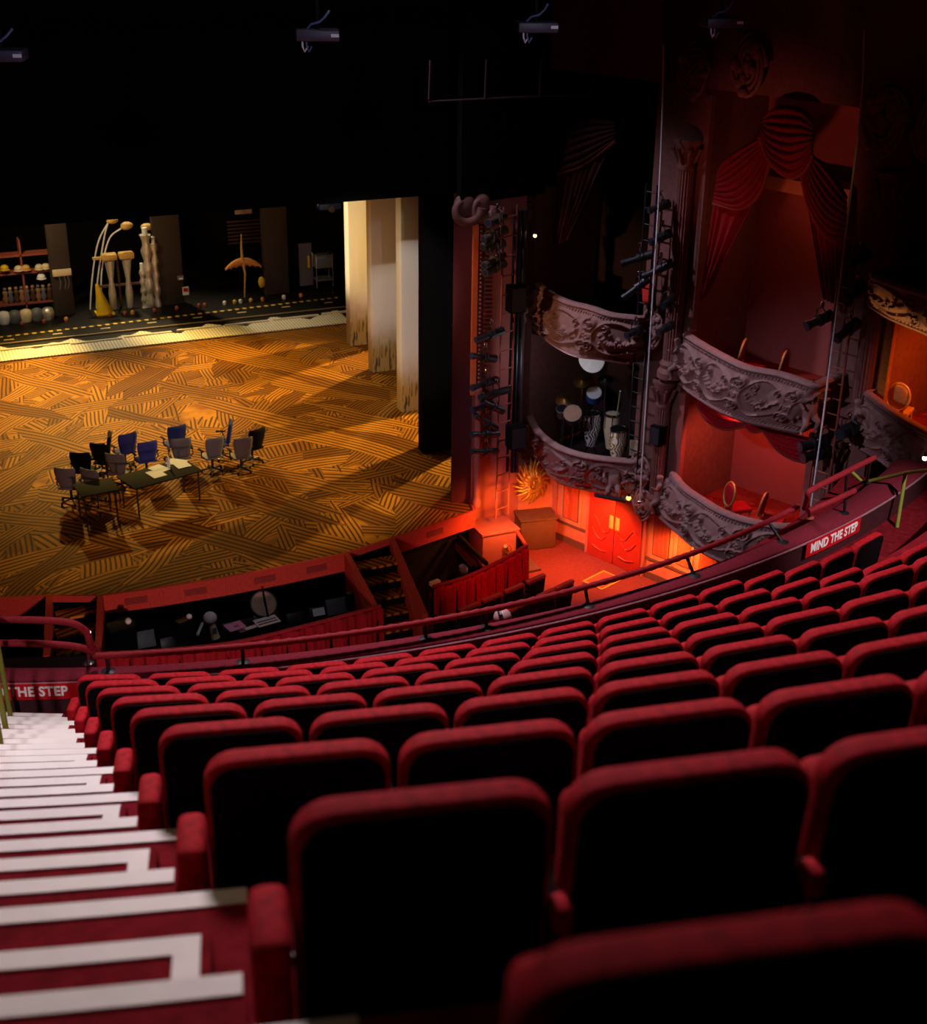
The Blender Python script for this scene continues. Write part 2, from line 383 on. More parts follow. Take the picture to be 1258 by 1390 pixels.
# guards at the aisle ends
def guard(name, label, bars, posts, zr):
    t = thing(name, label, 'rail')
    for pts in bars: MB().tube(spline(pts, 40), .03, 10).build('padded_bar', padred, t, smooth=1.2)
    for a, b, mm in posts: MB().cyl(a, b, .016).lathe([(.05, 0), (.05, .012), (.022, .02)], a, 12).build('post', mm, t, smooth=.7)
    return t
def railpt(x, y, z): return at(x, y, z)
GL = [railpt(-60, 842, 6.62), railpt(0, 841, 6.62), railpt(60, 842, 6.62), railpt(98, 846, 6.6), railpt(117, 858, 6.5), railpt(122, 872, 6.4), railpt(130, 885, ZR)]
GL2 = [railpt(-60, 874, 6.42), railpt(0, 873, 6.42), railpt(60, 874, 6.42), railpt(105, 878, 6.36), railpt(130, 887, ZR)]
guard('guard_rail', 'double red padded guard rail above the left THE STEP sign', [GL, GL2], [(at(120, 900, ZL), at(121, 858, 6.5), chrome)], 0)
GR = [at(1092, 690, ZR), at(1096, 676, 6.45), at(1100, 666, 6.56), at(1140, 645, 6.60), at(1187, 621, 6.62)]
GR2 = [at(1097, 694, 6.32), at(1130, 680, 6.36), at(1160, 666, 6.38)]
guard('guard_rail', 'red padded guard rail above the right MIND THE STEP sign', [GR, GR2], [(at(1146, 697, ZL), at(1149, 645, 6.58), blackmetal), (at(1098, 703, ZL), at(1098, 670, 6.53), ladderred), (at(1176, 655, ZL), at(1181, 626, 6.6), blackmetal)], 0)
# signs
def sign(label, x0, y0, x1, y1, hgt, text, frac):
    a0, a1 = azof(x0, y0, ZL), azof(x1, y1, ZL); n = 16; t = thing('step_sign', label, 'sign', (0, 0, 0), 0, 'warning signs on the parapet')
    m = MB(); rows = []
    for i in range(n+1):
        a = a0+(a1-a0)*i/n; rows.append([arc(r_in(a)+.052, a, ZL-.02), arc(r_in(a)+.052, a, ZL-.02-hgt)])
    m.grid(rows).build('plate', signred, t, solid=.006)
    cu = bpy.data.curves.new('lettering', 'FONT'); cu.body = text; cu.size = .1; cu.align_x = 'CENTER'; cu.align_y = 'CENTER'; cu.extrude = .002; cu.offset = .0028; cu.space_character = 1.04
    o = bpy.data.objects.new('lettering', cu); COL.objects.link(o); o.parent = t
    bpy.context.view_layer.update(); w = o.dimensions.x; o.data.materials.append(white)
    L = (a1-a0)*r_in((a0+a1)/2); sX = L*frac/w; o.scale = (sX, hgt*.60/.072, 1)
    dg = bpy.context.evaluated_depsgraph_get(); me = bpy.data.meshes.new_from_object(o.evaluated_get(dg)); bpy.data.objects.remove(o)
    am = (a0+a1)/2; z = ZL-.02-hgt/2
    for v in me.vertices:                                          # wrap the letters round the curved wall
        a = am+v.co.x*sX/r_in(am); rr = r_in(a)+.058+v.co.z
        p = arc(rr, a, z+v.co.y*hgt*.60/.072); v.co = p
    me.materials.clear(); me.materials.append(white)
    o = bpy.data.objects.new('lettering', me); COL.objects.link(o); o.parent = t
sign('red MIND THE STEP sign on the parapet foot of the left aisle', -58, 924, 107, 923, .15, 'MIND THE STEP', .80)
sign('red MIND THE STEP sign on the parapet inside by the right guard rail', 1098, 736, 1169, 699, .17, 'MIND THE STEP', .86)
# green handrails
hr = thing('handrail', 'olive green handrail with upright posts down the left aisle', 'handrail')
tops = []
for x, y, h in ((18, 971, .86), (15, 1006, .86), (8, 1028, .9), (0, 1060, .95)):
    k = {18: 7.6, 15: 6.6, 8: 5.8, 0: 5.0}[x]; z = rowZ(k); p = at(x-4, y, z); q = p+Vector((-.02, .05, h)); MB().cyl(p, q, .02).build('post', greenp, hr, smooth=.7); tops.append(q)
tops.append(tops[-1]+(tops[-1]-tops[-2])*1.0)
MB().tube([tops[0]+Vector((0, .12, -.02))]+tops, .022, 10).build('rail_bar', greenp, hr, smooth=1.)
hr = thing('handrail', 'olive green forked handrail standing beside the right MIND THE STEP sign', 'handrail')
zb = rowZ(8)
p = at(1217, 716, zb); dd = pr(p)[2]
def same_d(x, y, d): return Vector(CAM+ray(x, y)*d)
d0 = dd; q = same_d(1229, 642, d0-.05)
MB().cyl(p, q, .022).build('post', greenp, hr, smooth=.7)
fk = same_d(1171, 655, d0+.35)
MB().tube([same_d(1262, 638, d0-.6), q, fk], .02, 10).build('rail_bar', greenp, hr, smooth=1.)
MB().tube([fk, same_d(1152, 637, d0+.3)], .02, 10).build('fork', greenp, hr, smooth=1.)
MB().tube([fk, same_d(1151, 664, d0+.5)], .011, 8).build('bracket', chrome, hr, smooth=1.)
# ================================================================== STAGE
ED = [(-7, 26.2), (-1.6, 24.2), (.95, 23.12), (1.79, 22.87), (2.68, 22.51), (3.8, 22.40), (4.98, 22.35), (6.2, 22.37), (7.48, 22.45), (8.51, 22.73), (10.61, 23.31), (10.72, 23.75), (11.2, 24.6), (17, 24.6), (17, 37.05), (-7, 37.05)]
struct(MB().prism(ED, -.12, 0).build('floor_stage', stagem))
bk = mat('upstage_floor', (.006, .005, .005), .5, var=.4, spec=.2)
struct(MB().prism([(-7, 37.052), (17, 37.052), (17, 46), (-7, 46)], -.12, -.002).build('floor_upstage', bk))
def strip_wall(pts, z0, z1, t=.06, name='trim_stage_edge', m_=fascia):
    m = MB()
    for a, b in zip(pts, pts[1:]):
        a, b = Vector(a), Vector(b); d = (b-a).normalized(); nn = Vector((d.y, -d.x))*t
        m.add([(a.x, a.y, z1), (b.x, b.y, z1), (b.x+nn.x, b.y+nn.y, z1), (a.x+nn.x, a.y+nn.y, z1), (a.x, a.y, z0), (b.x, b.y, z0), (b.x+nn.x, b.y+nn.y, z0), (a.x+nn.x, a.y+nn.y, z0)],
              [(0, 1, 2, 3), (3, 2, 6, 7), (4, 7, 6, 5), (0, 4, 5, 1), (0, 3, 7, 4), (1, 5, 6, 2)])
    return m
def edge_piece(i, j, z0, nvent, lab):
    o = struct(strip_wall(ED[i:j+1], z0, .03).build('trim_stage_edge', fascia))
    for f_ in nvent:
        P = [Vector((*p, 0)) for p in ED[i:j+1]]; Ls = [(b-a).length for a, b in zip(P, P[1:])]; d = f_*sum(Ls)
        for q, (a, b) in enumerate(zip(P, P[1:])):
            if d <= Ls[q]: break
            d -= Ls[q]
        t = (b-a).normalized(); c = a+t*d+Vector((t.y, -t.x, 0))*.066
        MB().box((c.x, c.y, -.16), (.42, .02, .13), math.atan2(t.y, t.x)).build('vent', vent, o)
edge_piece(1, 3, -.35, (), ''); edge_piece(3, 4, -.10, (), ''); edge_piece(4, 8, -.36, (.13, .36, .64, .86), ''); edge_piece(8, 9, -.10, (), ''); edge_piece(9, 11, -.36, (.42,), '')
# pits
pitdark = mat('pit_black', (.008, .007, .008), .9, var=.3, spec=.1)
struct(MB().box((5, 21.6, -2.5), (20, 5.4, .1)).build('floor_pit', pitdark))
struct(strip_wall([(x, y+.35) for x, y in ED[1:11]], -2.5, -.12, .05).build('wall_pit_back', pitdark))
def slopewall(a, za, b, zb, t=.11, zlow=-2.45):
    a, b = Vector(a), Vector(b); d = (b-a).normalized(); nn = Vector((d.y, -d.x))*t/2
    m = MB(); m.add([(a.x-nn.x, a.y-nn.y, za), (b.x-nn.x, b.y-nn.y, zb), (b.x+nn.x, b.y+nn.y, zb), (a.x+nn.x, a.y+nn.y, za), (a.x-nn.x, a.y-nn.y, zlow), (b.x-nn.x, b.y-nn.y, zlow), (b.x+nn.x, b.y+nn.y, zlow), (a.x+nn.x, a.y+nn.y, zlow)],
                    [(0, 1, 2, 3), (3, 2, 6, 7), (4, 7, 6, 5), (0, 4, 5, 1), (0, 3, 7, 4), (1, 5, 6, 2)]); return m
def endz(x, y, z): v = at(x, y, z); return (v.x, v.y)
for a, b, zb in (((7.46, 22.40), endz(509, 822, -.16), -.16), ((8.53, 22.68), endz(577, 834, -.35), -.35), ((2.66, 22.45), endz(133, 889, -.2), -.2), ((1.79, 22.8), endz(63, 890, -.2), -.2)):
    struct(slopewall(a, .03, b, zb).build('wall_pit_side', fascia))
# pit curtains
def pleated(pts, ztop, h, name, label, amp=.035, freq=9., m_=velvet_dk, group=None):
    t = thing(name, label, 'curtain', group=group)
    n = 260; P = spline(pts, n); rows = []; L = 0; ss = [0]
    for a, b in zip(P, P[1:]): L += (b-a).length; ss.append(L)
    for r_ in range(9):
        f_ = r_/8; row = []
        for i in range(n):
            d = (P[min(i+1, n-1)]-P[max(i-1, 0)]).normalized(); nn = Vector((d.y, -d.x, 0)); s_ = ss[i]*freq
            o_ = amp*(.4+.6*f_)*(math.sin(s_*2*PI/2.6+1.3*math.sin(s_*.9))+.4*math.sin(s_*2*PI/1.1+.7))
            zz = ztop-h*f_*(1+.06*math.sin(s_*.8))
            row.append(Vector((P[i].x, P[i].y, zz))+nn*(o_+.04))
        rows.append(row)
    MB().grid(rows).build('pleats', m_, t, smooth=2., solid=.01)
    MB().tube([Vector((p.x, p.y, ztop+.02)) for p in P[::6]], .04, 8).build('rail', padred, t, smooth=1.2)
    return t
ZC = -.2
mc = [at(-120, 900, ZC)]+[at(-40, 896, ZC)]+[at(40, 892, ZC)]+[at(130, 889, ZC), at(225, 884, ZC), at(321, 873, ZC), at(416, 850.6, ZC), at(518, 823.6, ZC)]
pleated(mc[3:], ZC, .75, 'pit_curtain', 'long crimson pleated curtain hung on the front rail of the main pit', amp=.06)
pleated([at(587, 798, ZC), at(634, 784, ZC), at(676, 764, ZC), at(714.6, 742, ZC)], ZC, .78, 'pit_curtain', 'short red pleated curtain hung on the rail of the right pit', amp=.075, m_=velvet)
struct(strip_wall([(p.x, p.y+.05) for p in spline(mc, 30)], -2.45, ZC-.02, .05).build('wall_pit_front', pitdark))
rp = [at(587, 798, ZC), at(634, 784, ZC), at(676, 764, ZC), at(714.6, 742, ZC), at(702, 722, ZC)]
struct(strip_wall([(p.x, p.y+.05) for p in rp], -2.45, ZC-.02, .05).build('wall_pit_front', pitdark))
t = MB(); t.tube([rp[3], rp[4]], .04, 8); struct(t.build('trim_pit_rail', padred))
# stairs between the pits
def stairs(x0, x1, ytop, skew, n=6):
    m = MB(); r_ = MB()
    for i in range(n):
        z = -.2*(i+1); y1 = ytop-.30*i; y0 = y1-.34
        m.prism([(x0+skew*i, y0), (x1+skew*i, y0), (x1+skew*i, y1), (x0+skew*i, y1)], z-.05, z)
        r_.prism([(x0+skew*i, y0-.0), (x1+skew*i, y0-.0), (x1+skew*i, y0+.04), (x0+skew*i, y0+.04)], z-.25, z-.052)
    o = struct(m.build('stair_to_stage', stagem)); r_.build('riser', flatblack, o)
stairs(7.5, 8.45, 22.40, -.035); stairs(1.84, 2.62, 22.62, -.07)
# ------------------------------------------------------------------ stalls
struct(MB().prism([(-10, 6), (16, 6), (16, 19.9), (13.9, 21.2), (12.6, 24.4), (11.36, 23.2), (11.2, 21.6), (9.6, 20.75), (8.4, 20.35), (7.5, 20.25), (4.6, 20.0), (2.2, 20.4), (-10, 21)], -1.35, -1.2).build('floor_stalls', stallcarpet))
struct(MB().prism([(11.3, 23.2), (12.75, 23.9), (12.75, 24.2), (10.7, 24.2), (10.7, 23.3)], -1.35, -1.2).build('floor_stalls', stallcarpet))
stall0 = thing('stalls_seat', 'x', 'seat')
back_plate(.50, .25, .86, .10, .006, .08).build('backrest', seatback, stall0, bevel=.02)
back_plate(.50, .80, .875, .03, -.004, .086).build('top_piping', mat('dark_red_piping', (.25, .03, .02), .5, var=.2), stall0, bevel=.01)
MB().box((0, .26, .42), (.44, .40, .10)).build('seat_cushion', velvet, stall0, bevel=.03)
MB().box((-.26, .2, .3), (.04, .36, .6)).build('side_panel', blackmetal, stall0, bevel=.01)
rowsS = [((606, 838), (729, 786), 5, 'row at the pit curtain'), ((690, 830), (768, 794), 4, 'row behind that by the mat')]
for (p, q, n, nm) in rowsS:
    A_, B_ = at(*p, -.35), at(*q, -.35)
    for i in range(n):
        P = A_.lerp(B_, i/(n-1)); rz = math.atan2(B_.y-A_.y, B_.x-A_.x)
        dup(stall0, (P.x, P.y, -1.2), rz, f'dark stalls seat, {ORD[n-1-i]} from the right in the {nm}', 'stalls seats beside the pit')
for ch in list(stall0.children_recursive): bpy.data.objects.remove(ch)
bpy.data.objects.remove(stall0)
mt = at(818, 788, -1.2); t = thing('floor_mat', 'red carpet mat with yellow border in front of the red double doors', 'mat', mt, WROT+PI/2)
MB().box((0, 0, .006), (.72, .55, .012)).build('pile', mat('mat_red', (.30, .05, .03), .95, var=.3, scale=30), t)
m = MB()
for c, d in (((0, .25, .014), (.66, .025, .005)), ((0, -.25, .014), (.66, .025, .005)), ((.33, 0, .014), (.025, .52, .005)), ((-.33, 0, .014), (.025, .52, .005))): m.box(c, d)
m.build('yellow_border', yellow, t)
# ================================================================== PROSCENIUM AND WINGS
ZB = 6.45
struct(MB().box((3, 24.75, 9.6), (26, .25, 6.2)).build('wall_proscenium_header', flatblack)); struct(MB().prism([(10.3, 23.45), (12.3, 23.8), (12.3, 24.0), (10.3, 23.68)], 6.55, 12).build('wall_shade_cover', flatblack))  # second piece: black sheet added so the upper pilaster sits in deep shade
bd = MB(); bd.box((4.5, 25.3, 8), (20, .08, 3.0)); tag(bd.build('border_curtain', flatblack), 'black border cloth hanging across the top of the stage opening', 'curtain')
t = MB().box((10.56, 23.86, 3.2), (.42, .12, 6.9), -.35); struct(t.build('wall_tormentor', maroon, bevel=.01))
def wing_flat(px, py, Yy, w, label, mat_, thick=.36, H=7.6):
    P = aty(px, py, Yy); P = at(px, py, 0)
    t = thing('wing_flat', label, 'scenery flat', (P.x, P.y, 0), 0, 'pale wing flats' if mat_ is flatm else None)
    MB().box((w/2, thick/2, H/2), (w, thick, H)).build('painted_face', mat_, t, bevel=.01)
    MB().box((w*.7, thick+.25, 1.2), (.05, .5, 2.4)).build('brace', wood, t)
    return t
wing_flat(476, 470, 0, 1.5, 'pale wing flat farthest upstage, nearest the white ribbed strip', flatm)
wing_flat(506, 506, 0, 1.7, 'pale wing flat standing in the middle of the three', flatm)
wing_flat(545.5, 560, 0, 1.6, 'pale wing flat nearest the black masking flat', flatm)
wing_flat(574, 616, 0, 1.2, 'tall black masking flat beside the proscenium', flatblack, .3)
# masking between the wings and stage side walls
struct(MB().box((17.2, 34, 4), (.2, 20, 9)).build('wall_stage_right', flatblack))
struct(MB().box((-7.2, 35, 4), (.2, 22, 9)).build('wall_stage_left', flatblack))
struct(MB().box((5, 46.2, 4), (26, .2, 9)).build('wall_stage_back', flatblack))
# proscenium pillar wall, slim column, plinth
struct(MB().prism([(10.74, 23.72), (11.95, 23.9), (11.95, 24.6), (10.74, 24.6)], -1.2, 12).build('wall_pilaster', pilred))
struct(MB().prism([(11.95, 23.86), (12.8, 23.72), (12.95, 24.3), (11.95, 24.6)], -1.2, .62).build('wall_front_return', wallred))
lt = thing('edge_column', 'slim red column standing at the proscenium edge', 'column', aty(646, 690, 23.55))
lt.location.z = 0
MB().lathe([(.10, 0), (.10, .12), (.065, .18), (.065, 2.55), (.08, 2.6), (.08, 2.72), (.06, 2.75)], (0, 0, 0), 16).build('shaft', pilred, lt, smooth=.7)
struct(MB().box((aty(644.5, 400, 23.66).x, 23.68, 4.6), (.11, .06, 4.2)).build('trim_proscenium_edge', mat('orange_lit_edge', (.85, .17, .05), .5, var=.15)))  # orange light on the pilaster edge is put into its base colour
m = MB()
for i in range(46): m.ball((aty(651.5, 400, 23.66).x, 23.64, 2.6+i*.088), .036, 6)
struct(m.build('trim_bead_moulding', plaster_dk, smooth=2))
# carved brackets at the head of the proscenium
def bracket(x, y, r_, label):
    P = aty(x, y, 23.5); t = thing('carved_bracket', label, 'ornament', P)
    prof = []
    m = MB(); pts = [(r_*math.cos(a)*(1-a/9), 0, -r_*math.sin(a)*(1-a/9)) for a in [i*.25 for i in range(18)]]
    m.tube(pts, .09, 8, rs=[.13-.004*i for i in range(18)]); m.ball((0, .05, .05), r_*.75, 14, (1, .5, 1)); m.build('scroll', plaster_dk, t, smooth=1.); return t
bracket(632, 283, .32, 'left carved scroll bracket at the top of the red proscenium edge'); bracket(654, 281, .28, 'right carved scroll bracket at the top of the red proscenium edge')
pl = thing('plinth', 'purple red box plinth under the pilaster beside the right pit', 'plinth', (0, 0, 0))
c = aty(655, 740, 23.1)
MB().box((11.08, 23.25, -.78), (.85, .75, .72)).build('body', mat('plinth_red', (.34, .09, .09), .6, var=.15), pl, bevel=.015)
MB().box((11.08, 23.25, -.40), (.90, .80, .05)).build('cap', pilred, pl, bevel=.01)
MB().box((11.25, 23.0, -1.2), (1.1, 1.3, .1)).build('base', skirt, pl)
ch = thing('storage_chest', 'dark brown chest against the orange wall beside the side doors', 'chest', at(731, 748, -1.2), -.18)
MB().box((0, .35, .36), (.80, .55, .70)).build('body', wood, ch, bevel=.015); MB().box((0, .35, .73), (.86, .62, .05)).build('lid', wood, ch, bevel=.01)
# sun mask on the orange wall
P = aty(722, 653, 23.68); so = thing('sun_ornament', 'gilded sunburst mask on the orange wall under the box', 'ornament', P)
m = MB(); m.ball((0, 0, 0), .17, 16, (1, .5, 1.25)); m.ball((0, -.1, -.02), .04, 8, (1, 1, 2)); m.ball((-.06, -.08, .05), .03, 8); m.ball((.06, -.08, .05), .03, 8); m.ball((0, -.08, -.1), .045, 8, (1.4, 1, .5)); m.build('face', gold, so, smooth=2)
m = MB()
for ring, (n, r0, r1, w) in enumerate(((22, .14, .36, .045), (22, .13, .44, .042), (26, .12, .29, .04))):
    for i in range(n):
        a = 2*PI*(i+.5*ring)/n+random.uniform(-.06, .06); q = r1*random.uniform(.85, 1.1)
        pts = [(math.cos(a+.12*math.sin(t_*5))*(r0+(q-r0)*t_), -.02-.05*ring*(1-t_)-.03*math.sin(t_*4), 1.25*math.sin(a+.12*math.sin(t_*5))*(r0+(q-r0)*t_)) for t_ in (0, .25, .5, .75, 1)]
        m.tube(pts, w, 6, rs=[w, w*1.1, w*.9, w*.6, .006])
m.build('rays', gold, so, smooth=1.2)
# ================================================================== RIGHT SIDE WALL WITH BOXES
def wbox(m, s0, s1, n0, n1, z0, z1):
    q = [W(s0, n0, z0), W(s1, n0, z0), W(s1, n1, z0), W(s0, n1, z0)]; return m.slab(q, (0, 0, z1-z0))
OP = [(-.95, 2.0), (3.05, 6.15), (7.15, 11.)]
m = MB(); wbox(m, -.05, 11, -.3, 0, -1.2, .25); struct(m.build('wall_right', wallred))
m = MB()
for s0, s1 in ((2.0, 3.05), (6.15, 7.15)): wbox(m, s0, s1, -2.2, 0, .25, 12)
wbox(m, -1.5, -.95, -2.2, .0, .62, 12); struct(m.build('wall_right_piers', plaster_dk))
m = MB()
for s0, s1 in OP: wbox(m, s0, s1, -2.3, -2.1, .25, 12); 
struct(m.build('wall_right_box_backs', wallbox))
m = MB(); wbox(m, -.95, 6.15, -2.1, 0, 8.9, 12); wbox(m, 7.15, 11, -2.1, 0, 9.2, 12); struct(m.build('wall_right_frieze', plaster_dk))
dark_in = mat('dark_box_inner', (.03, .012, .012), .9, var=.2)  # near-black back sheet and floors of the box nearest the stage
m = MB(); wbox(m, -.94, 1.99, -2.1, -2.05, .3, 9); struct(m.build('wall_right_dark_back', dark_in))
def box_floor(i, z, th, inner=0.):
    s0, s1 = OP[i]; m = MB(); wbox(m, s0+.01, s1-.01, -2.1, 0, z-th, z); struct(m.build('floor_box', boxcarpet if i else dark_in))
box_floor(0, .55, .25); box_floor(0, 3.62, .25); box_floor(1, .50, .25); box_floor(1, 3.42, .2); box_floor(2, 3.35, .25); box_floor(2, 6.3, .3); box_floor(2, .5, .25)
struct(wbox(MB(), 3.06, 6.14, -2.1, -1.4, 7.0, 7.25).build('trim_box_soffit', mat('orange_lit_soffit', (.42, .13, .06), .6, var=.2)))  # orange light on this beam edge is painted into its colour
# carved balcony fronts
def relief(L, H, U, V, seed, gain=1.55):
    """height field of scrolls, garlands and frames, in metres"""
    rng = np.random.RandomState(seed); h = np.zeros_like(U)
    def stroke(px_, py_, w, a, taper=True):
        nonlocal h
        for k_ in range(len(px_)):
            t_ = k_/max(1, len(px_)-1); ww = w*(1-.6*t_ if taper else 1)
            h = np.maximum(h, a*np.exp(-((U-px_[k_])**2+(V-py_[k_])**2)/(ww*ww)))
    def spiral(cx, cy, r_, turns, dirn, ph, w=.035, a=.06):
        t_ = np.linspace(0, 1, 46); rr = r_*(1-.85*t_); an = ph+dirn*turns*2*PI*t_; stroke(cx+rr*np.cos(an), cy+rr*np.sin(an), w, a)
    nb = max(2, int(round(L/1.25)))
    for b in range(nb):
        cx = L*(b+.5)/nb; cy = H*.50; wx, wy = L/nb*.42, H*.33
        t_ = np.linspace(0, 2*PI, 90); stroke(cx+wx*np.cos(t_), cy+wy*np.sin(t_)*(1+.12*np.cos(3*t_)), .03, .05, False)          # oval frame
        g = np.linspace(-1, 1, 22); gx, gy = cx+wx*.7*g, cy+.02+wy*.5*(g*g-.9)
        for x, y in zip(gx, gy):                                                                                             # garland of leaves
            stroke([x+rng.uniform(-.02, .02)], [y+rng.uniform(-.03, .03)], .034, .075)
        for dx, dy in ((-.55, .55), (.55, .55), (0, -.25)): spiral(cx+wx*dx, cy+wy*dy, .085, 1.3, 1 if dx > 0 else -1, PI/2, .022, .055)
        for sg in (-1, 1):
            spiral(cx+sg*wx*1.12, cy+H*.22, .11, 1.4, sg, PI*.5, .032, .075); spiral(cx+sg*wx*1.1, cy-H*.20, .12, 1.5, -sg, -PI*.5, .03, .075)
            for q in range(5): stroke([cx+sg*(wx*1.0+.03*q)], [cy-H*.02+.05*math.sin(q*1.7)], .04, .05)
        for q in range(10): stroke([cx+rng.uniform(-1, 1)*wx], [cy+rng.uniform(-.8, .3)*wy], rng.uniform(.018, .036), rng.uniform(.02, .06))
    # egg-and-dart courses
    h = np.maximum(h, .035*np.maximum(0, np.sin(U*2*PI/.095))*np.exp(-((V-H*.05)/.035)**2))
    h = np.maximum(h, .03*np.maximum(0, np.sin(U*2*PI/.07))*np.exp(-((V-H*.90)/.03)**2))
    return h*gain
def cherub():
    me = bpy.data.meshes.new('cherub'); bm = bmesh.new(); lay = bm.verts.layers.skin.verify()
    J = dict(pel=((0, 0, 0), .085), belly=((0, .02, .10), .095), chest=((0, .0, .21), .085), neck=((0, .0, .29), .04), head=((0, .025, .37), .075), top=((0, .03, .42), .06),
             shl=((-.10, 0, .24), .04), ell=((-.19, .06, .20), .034), hal=((-.24, .14, .27), .022), shr=((.10, 0, .24), .04), elr=((.19, .05, .17), .034), har=((.16, .15, .10), .022),
             hil=((-.06, .02, -.05), .065), knl=((-.11, .13, -.12), .05), anl=((-.10, .06, -.27), .028), fol=((-.10, .12, -.30), .022), hir=((.06, .02, -.05), .065), knr=((.09, .12, -.16), .05), anr=((.12, .04, -.30), .028), fr=((.12, .10, -.33), .022))
    V_ = {}
    for k_, (p, r_) in J.items(): v = bm.verts.new(p); v[lay].radius = (r_, r_); V_[k_] = v
    V_['pel'][lay].use_root = True
    for a, b in ('pel belly', 'belly chest', 'chest neck', 'neck head', 'head top', 'chest shl', 'shl ell', 'ell hal', 'chest shr', 'shr elr', 'elr har', 'pel hil', 'hil knl', 'knl anl', 'anl fol', 'pel hir', 'hir knr', 'knr anr', 'anr fr') and [x.split() for x in ('pel belly', 'belly chest', 'chest neck', 'neck head', 'head top', 'chest shl', 'shl ell', 'ell hal', 'chest shr', 'shr elr', 'elr har', 'pel hil', 'hil knl', 'knl anl', 'anl fol', 'pel hir', 'hir knr', 'knr anr', 'anr fr')]:
        bm.edges.new((V_[a], V_[b]))
    bm.to_mesh(me); bm.free(); me.materials.append(plaster)
    o = bpy.data.objects.new('cherub', me); COL.objects.link(o)
    md = o.modifiers.new('skin', 'SKIN'); md.use_smooth_shade = True; sd = o.modifiers.new('smooth', 'SUBSURF'); sd.levels = sd.render_levels = 2
    dg = bpy.context.evaluated_depsgraph_get(); m2 = bpy.data.meshes.new_from_object(o.evaluated_get(dg)); bpy.data.objects.remove(o); m2.materials.clear(); m2.materials.append(plaster)
    for p in m2.polygons: p.use_smooth = True
    return m2
CHERUB = cherub()
def balcony(label, rim_px, zr, bot_px, zb, seed, ext=0., cherubs=(.03,), pad=.30):
    t = thing('box_balcony', label, 'balcony', group='carved balcony fronts of the boxes')
    A_ = spline([at(x, y, zr) for x, y in rim_px], 60); B_ = spline([at(x, y, zb) for x, y in bot_px], 60)
    def ends(C, z):                                                # carry both ends back into the wall
        a = C[0]; b = C[-1]; sa = Vector(WN.tolist()+[0]); return [a-sa*max(.05, (Vector((a.x, a.y))-Vector(WA)).dot(Vector(WN))+.02)]+C+[b-sa*max(.05, (Vector((b.x, b.y))-Vector(WA)).dot(Vector(WN))+.02)]
    if ext:
        A_.append(A_[-1]+(A_[-1]-A_[-4])*ext); B_.append(B_[-1]+(B_[-1]-B_[-4])*ext)
    A_ = ends(A_, zr); B_ = ends(B_, zb)
    def resample(C, n):
        d = np.array([0]+[(b-a).length for a, b in zip(C, C[1:])]).cumsum(); q = np.linspace(0, d[-1], n)
        return np.stack([np.interp(q, d, [p[i] for p in C]) for i in range(3)], 1), d[-1]
    NU, NV = 300, 84
    a, La = resample(A_, NU); b, Lb = resample(B_, NU); H = zr-zb
    Pm = np.array([a*(1-v)+b*v for v in np.linspace(0, 1, NV)])   # v=0 at the rim
    U, V = np.meshgrid(np.linspace(0, La, NU), np.linspace(H, 0, NV)); h = relief(La, H, U, V, seed)
    tg = np.gradient(Pm, axis=1); nrm = np.stack([tg[..., 1], -tg[..., 0], 0*tg[..., 0]], -1); nrm /= np.linalg.norm(nrm, axis=-1, keepdims=True)+1e-9
    mid = nrm[NV//2, NU//2]
    if mid[:2]@WN < 0: nrm = -nrm
    v = np.linspace(0, 1, NV)[:, None]; belly = .11*np.sin(PI*np.clip(v, 0, 1))**.8-.10*np.exp(-((v-.0)/.05)**2)*0
    Pm = Pm+nrm*((belly+h)[..., None])
    m = MB(); m.grid([[Vector(p) for p in r_] for r_ in Pm]).build('carved_front', plaster, t, smooth=1.)
    # rim moulding and plush top
    nr = nrm[0]; m = MB(); rows = []
    for i in range(0, NU, 3):
        p = Vector(a[i]); n_ = Vector(nr[i]); rows.append([p-n_*.02+Vector((0, 0, -.10)), p+n_*.05+Vector((0, 0, -.08)), p+n_*.085+Vector((0, 0, -.03)), p+n_*.075+Vector((0, 0, .0)), p+n_*.03+Vector((0, 0, .025)), p-n_*.06+Vector((0, 0, .025))])
    m.grid(rows).build('rim_moulding', plaster, t, smooth=.9)
    m = MB(); rows = []
    for i in range(0, NU, 3):
        p = Vector(a[i]); n_ = Vector(nr[i]); rows.append([p-n_*.05+Vector((0, 0, .01)), p-n_*.06+Vector((0, 0, .035)), p-n_*.11+Vector((0, 0, .05)), p-n_*(pad-.05)+Vector((0, 0, .045)), p-n_*pad+Vector((0, 0, .0)), p-n_*pad+Vector((0, 0, -.85))])
    o = m.build('plush_top', velvet_dk, t, smooth=.9); o['label'] = 'red plush armrest along the rim'
    nb_ = nrm[-1]; m = MB(); rows = []
    for i in range(0, NU, 3):
        p = Vector(b[i]); n_ = Vector(nb_[i]); rows.append([p+n_*.0+Vector((0, 0, .09)), p+n_*.07+Vector((0, 0, .07)), p+n_*.09+Vector((0, 0, .02)), p+n_*.05+Vector((0, 0, -.03)), p-n_*.04+Vector((0, 0, -.05)), p-n_*.12+Vector((0, 0, -.02))])
    m.grid(rows).build('foot_moulding', plaster, t, smooth=.9)
    m = MB(); pts = [Vector(b[i])+Vector((0, 0, -.01)) for i in range(0, NU, 10)]+[W(6, -.02, zb)]; 
    back = [Vector((p.x, p.y, p.z))-Vector((*WN, 0))*max(.0, (Vector((p.x, p.y))-Vector(WA)).dot(Vector(WN))+.03) for p in pts[:-1]]
    m.grid([pts[:-1], back]).build('underside', plaster_dk, t)
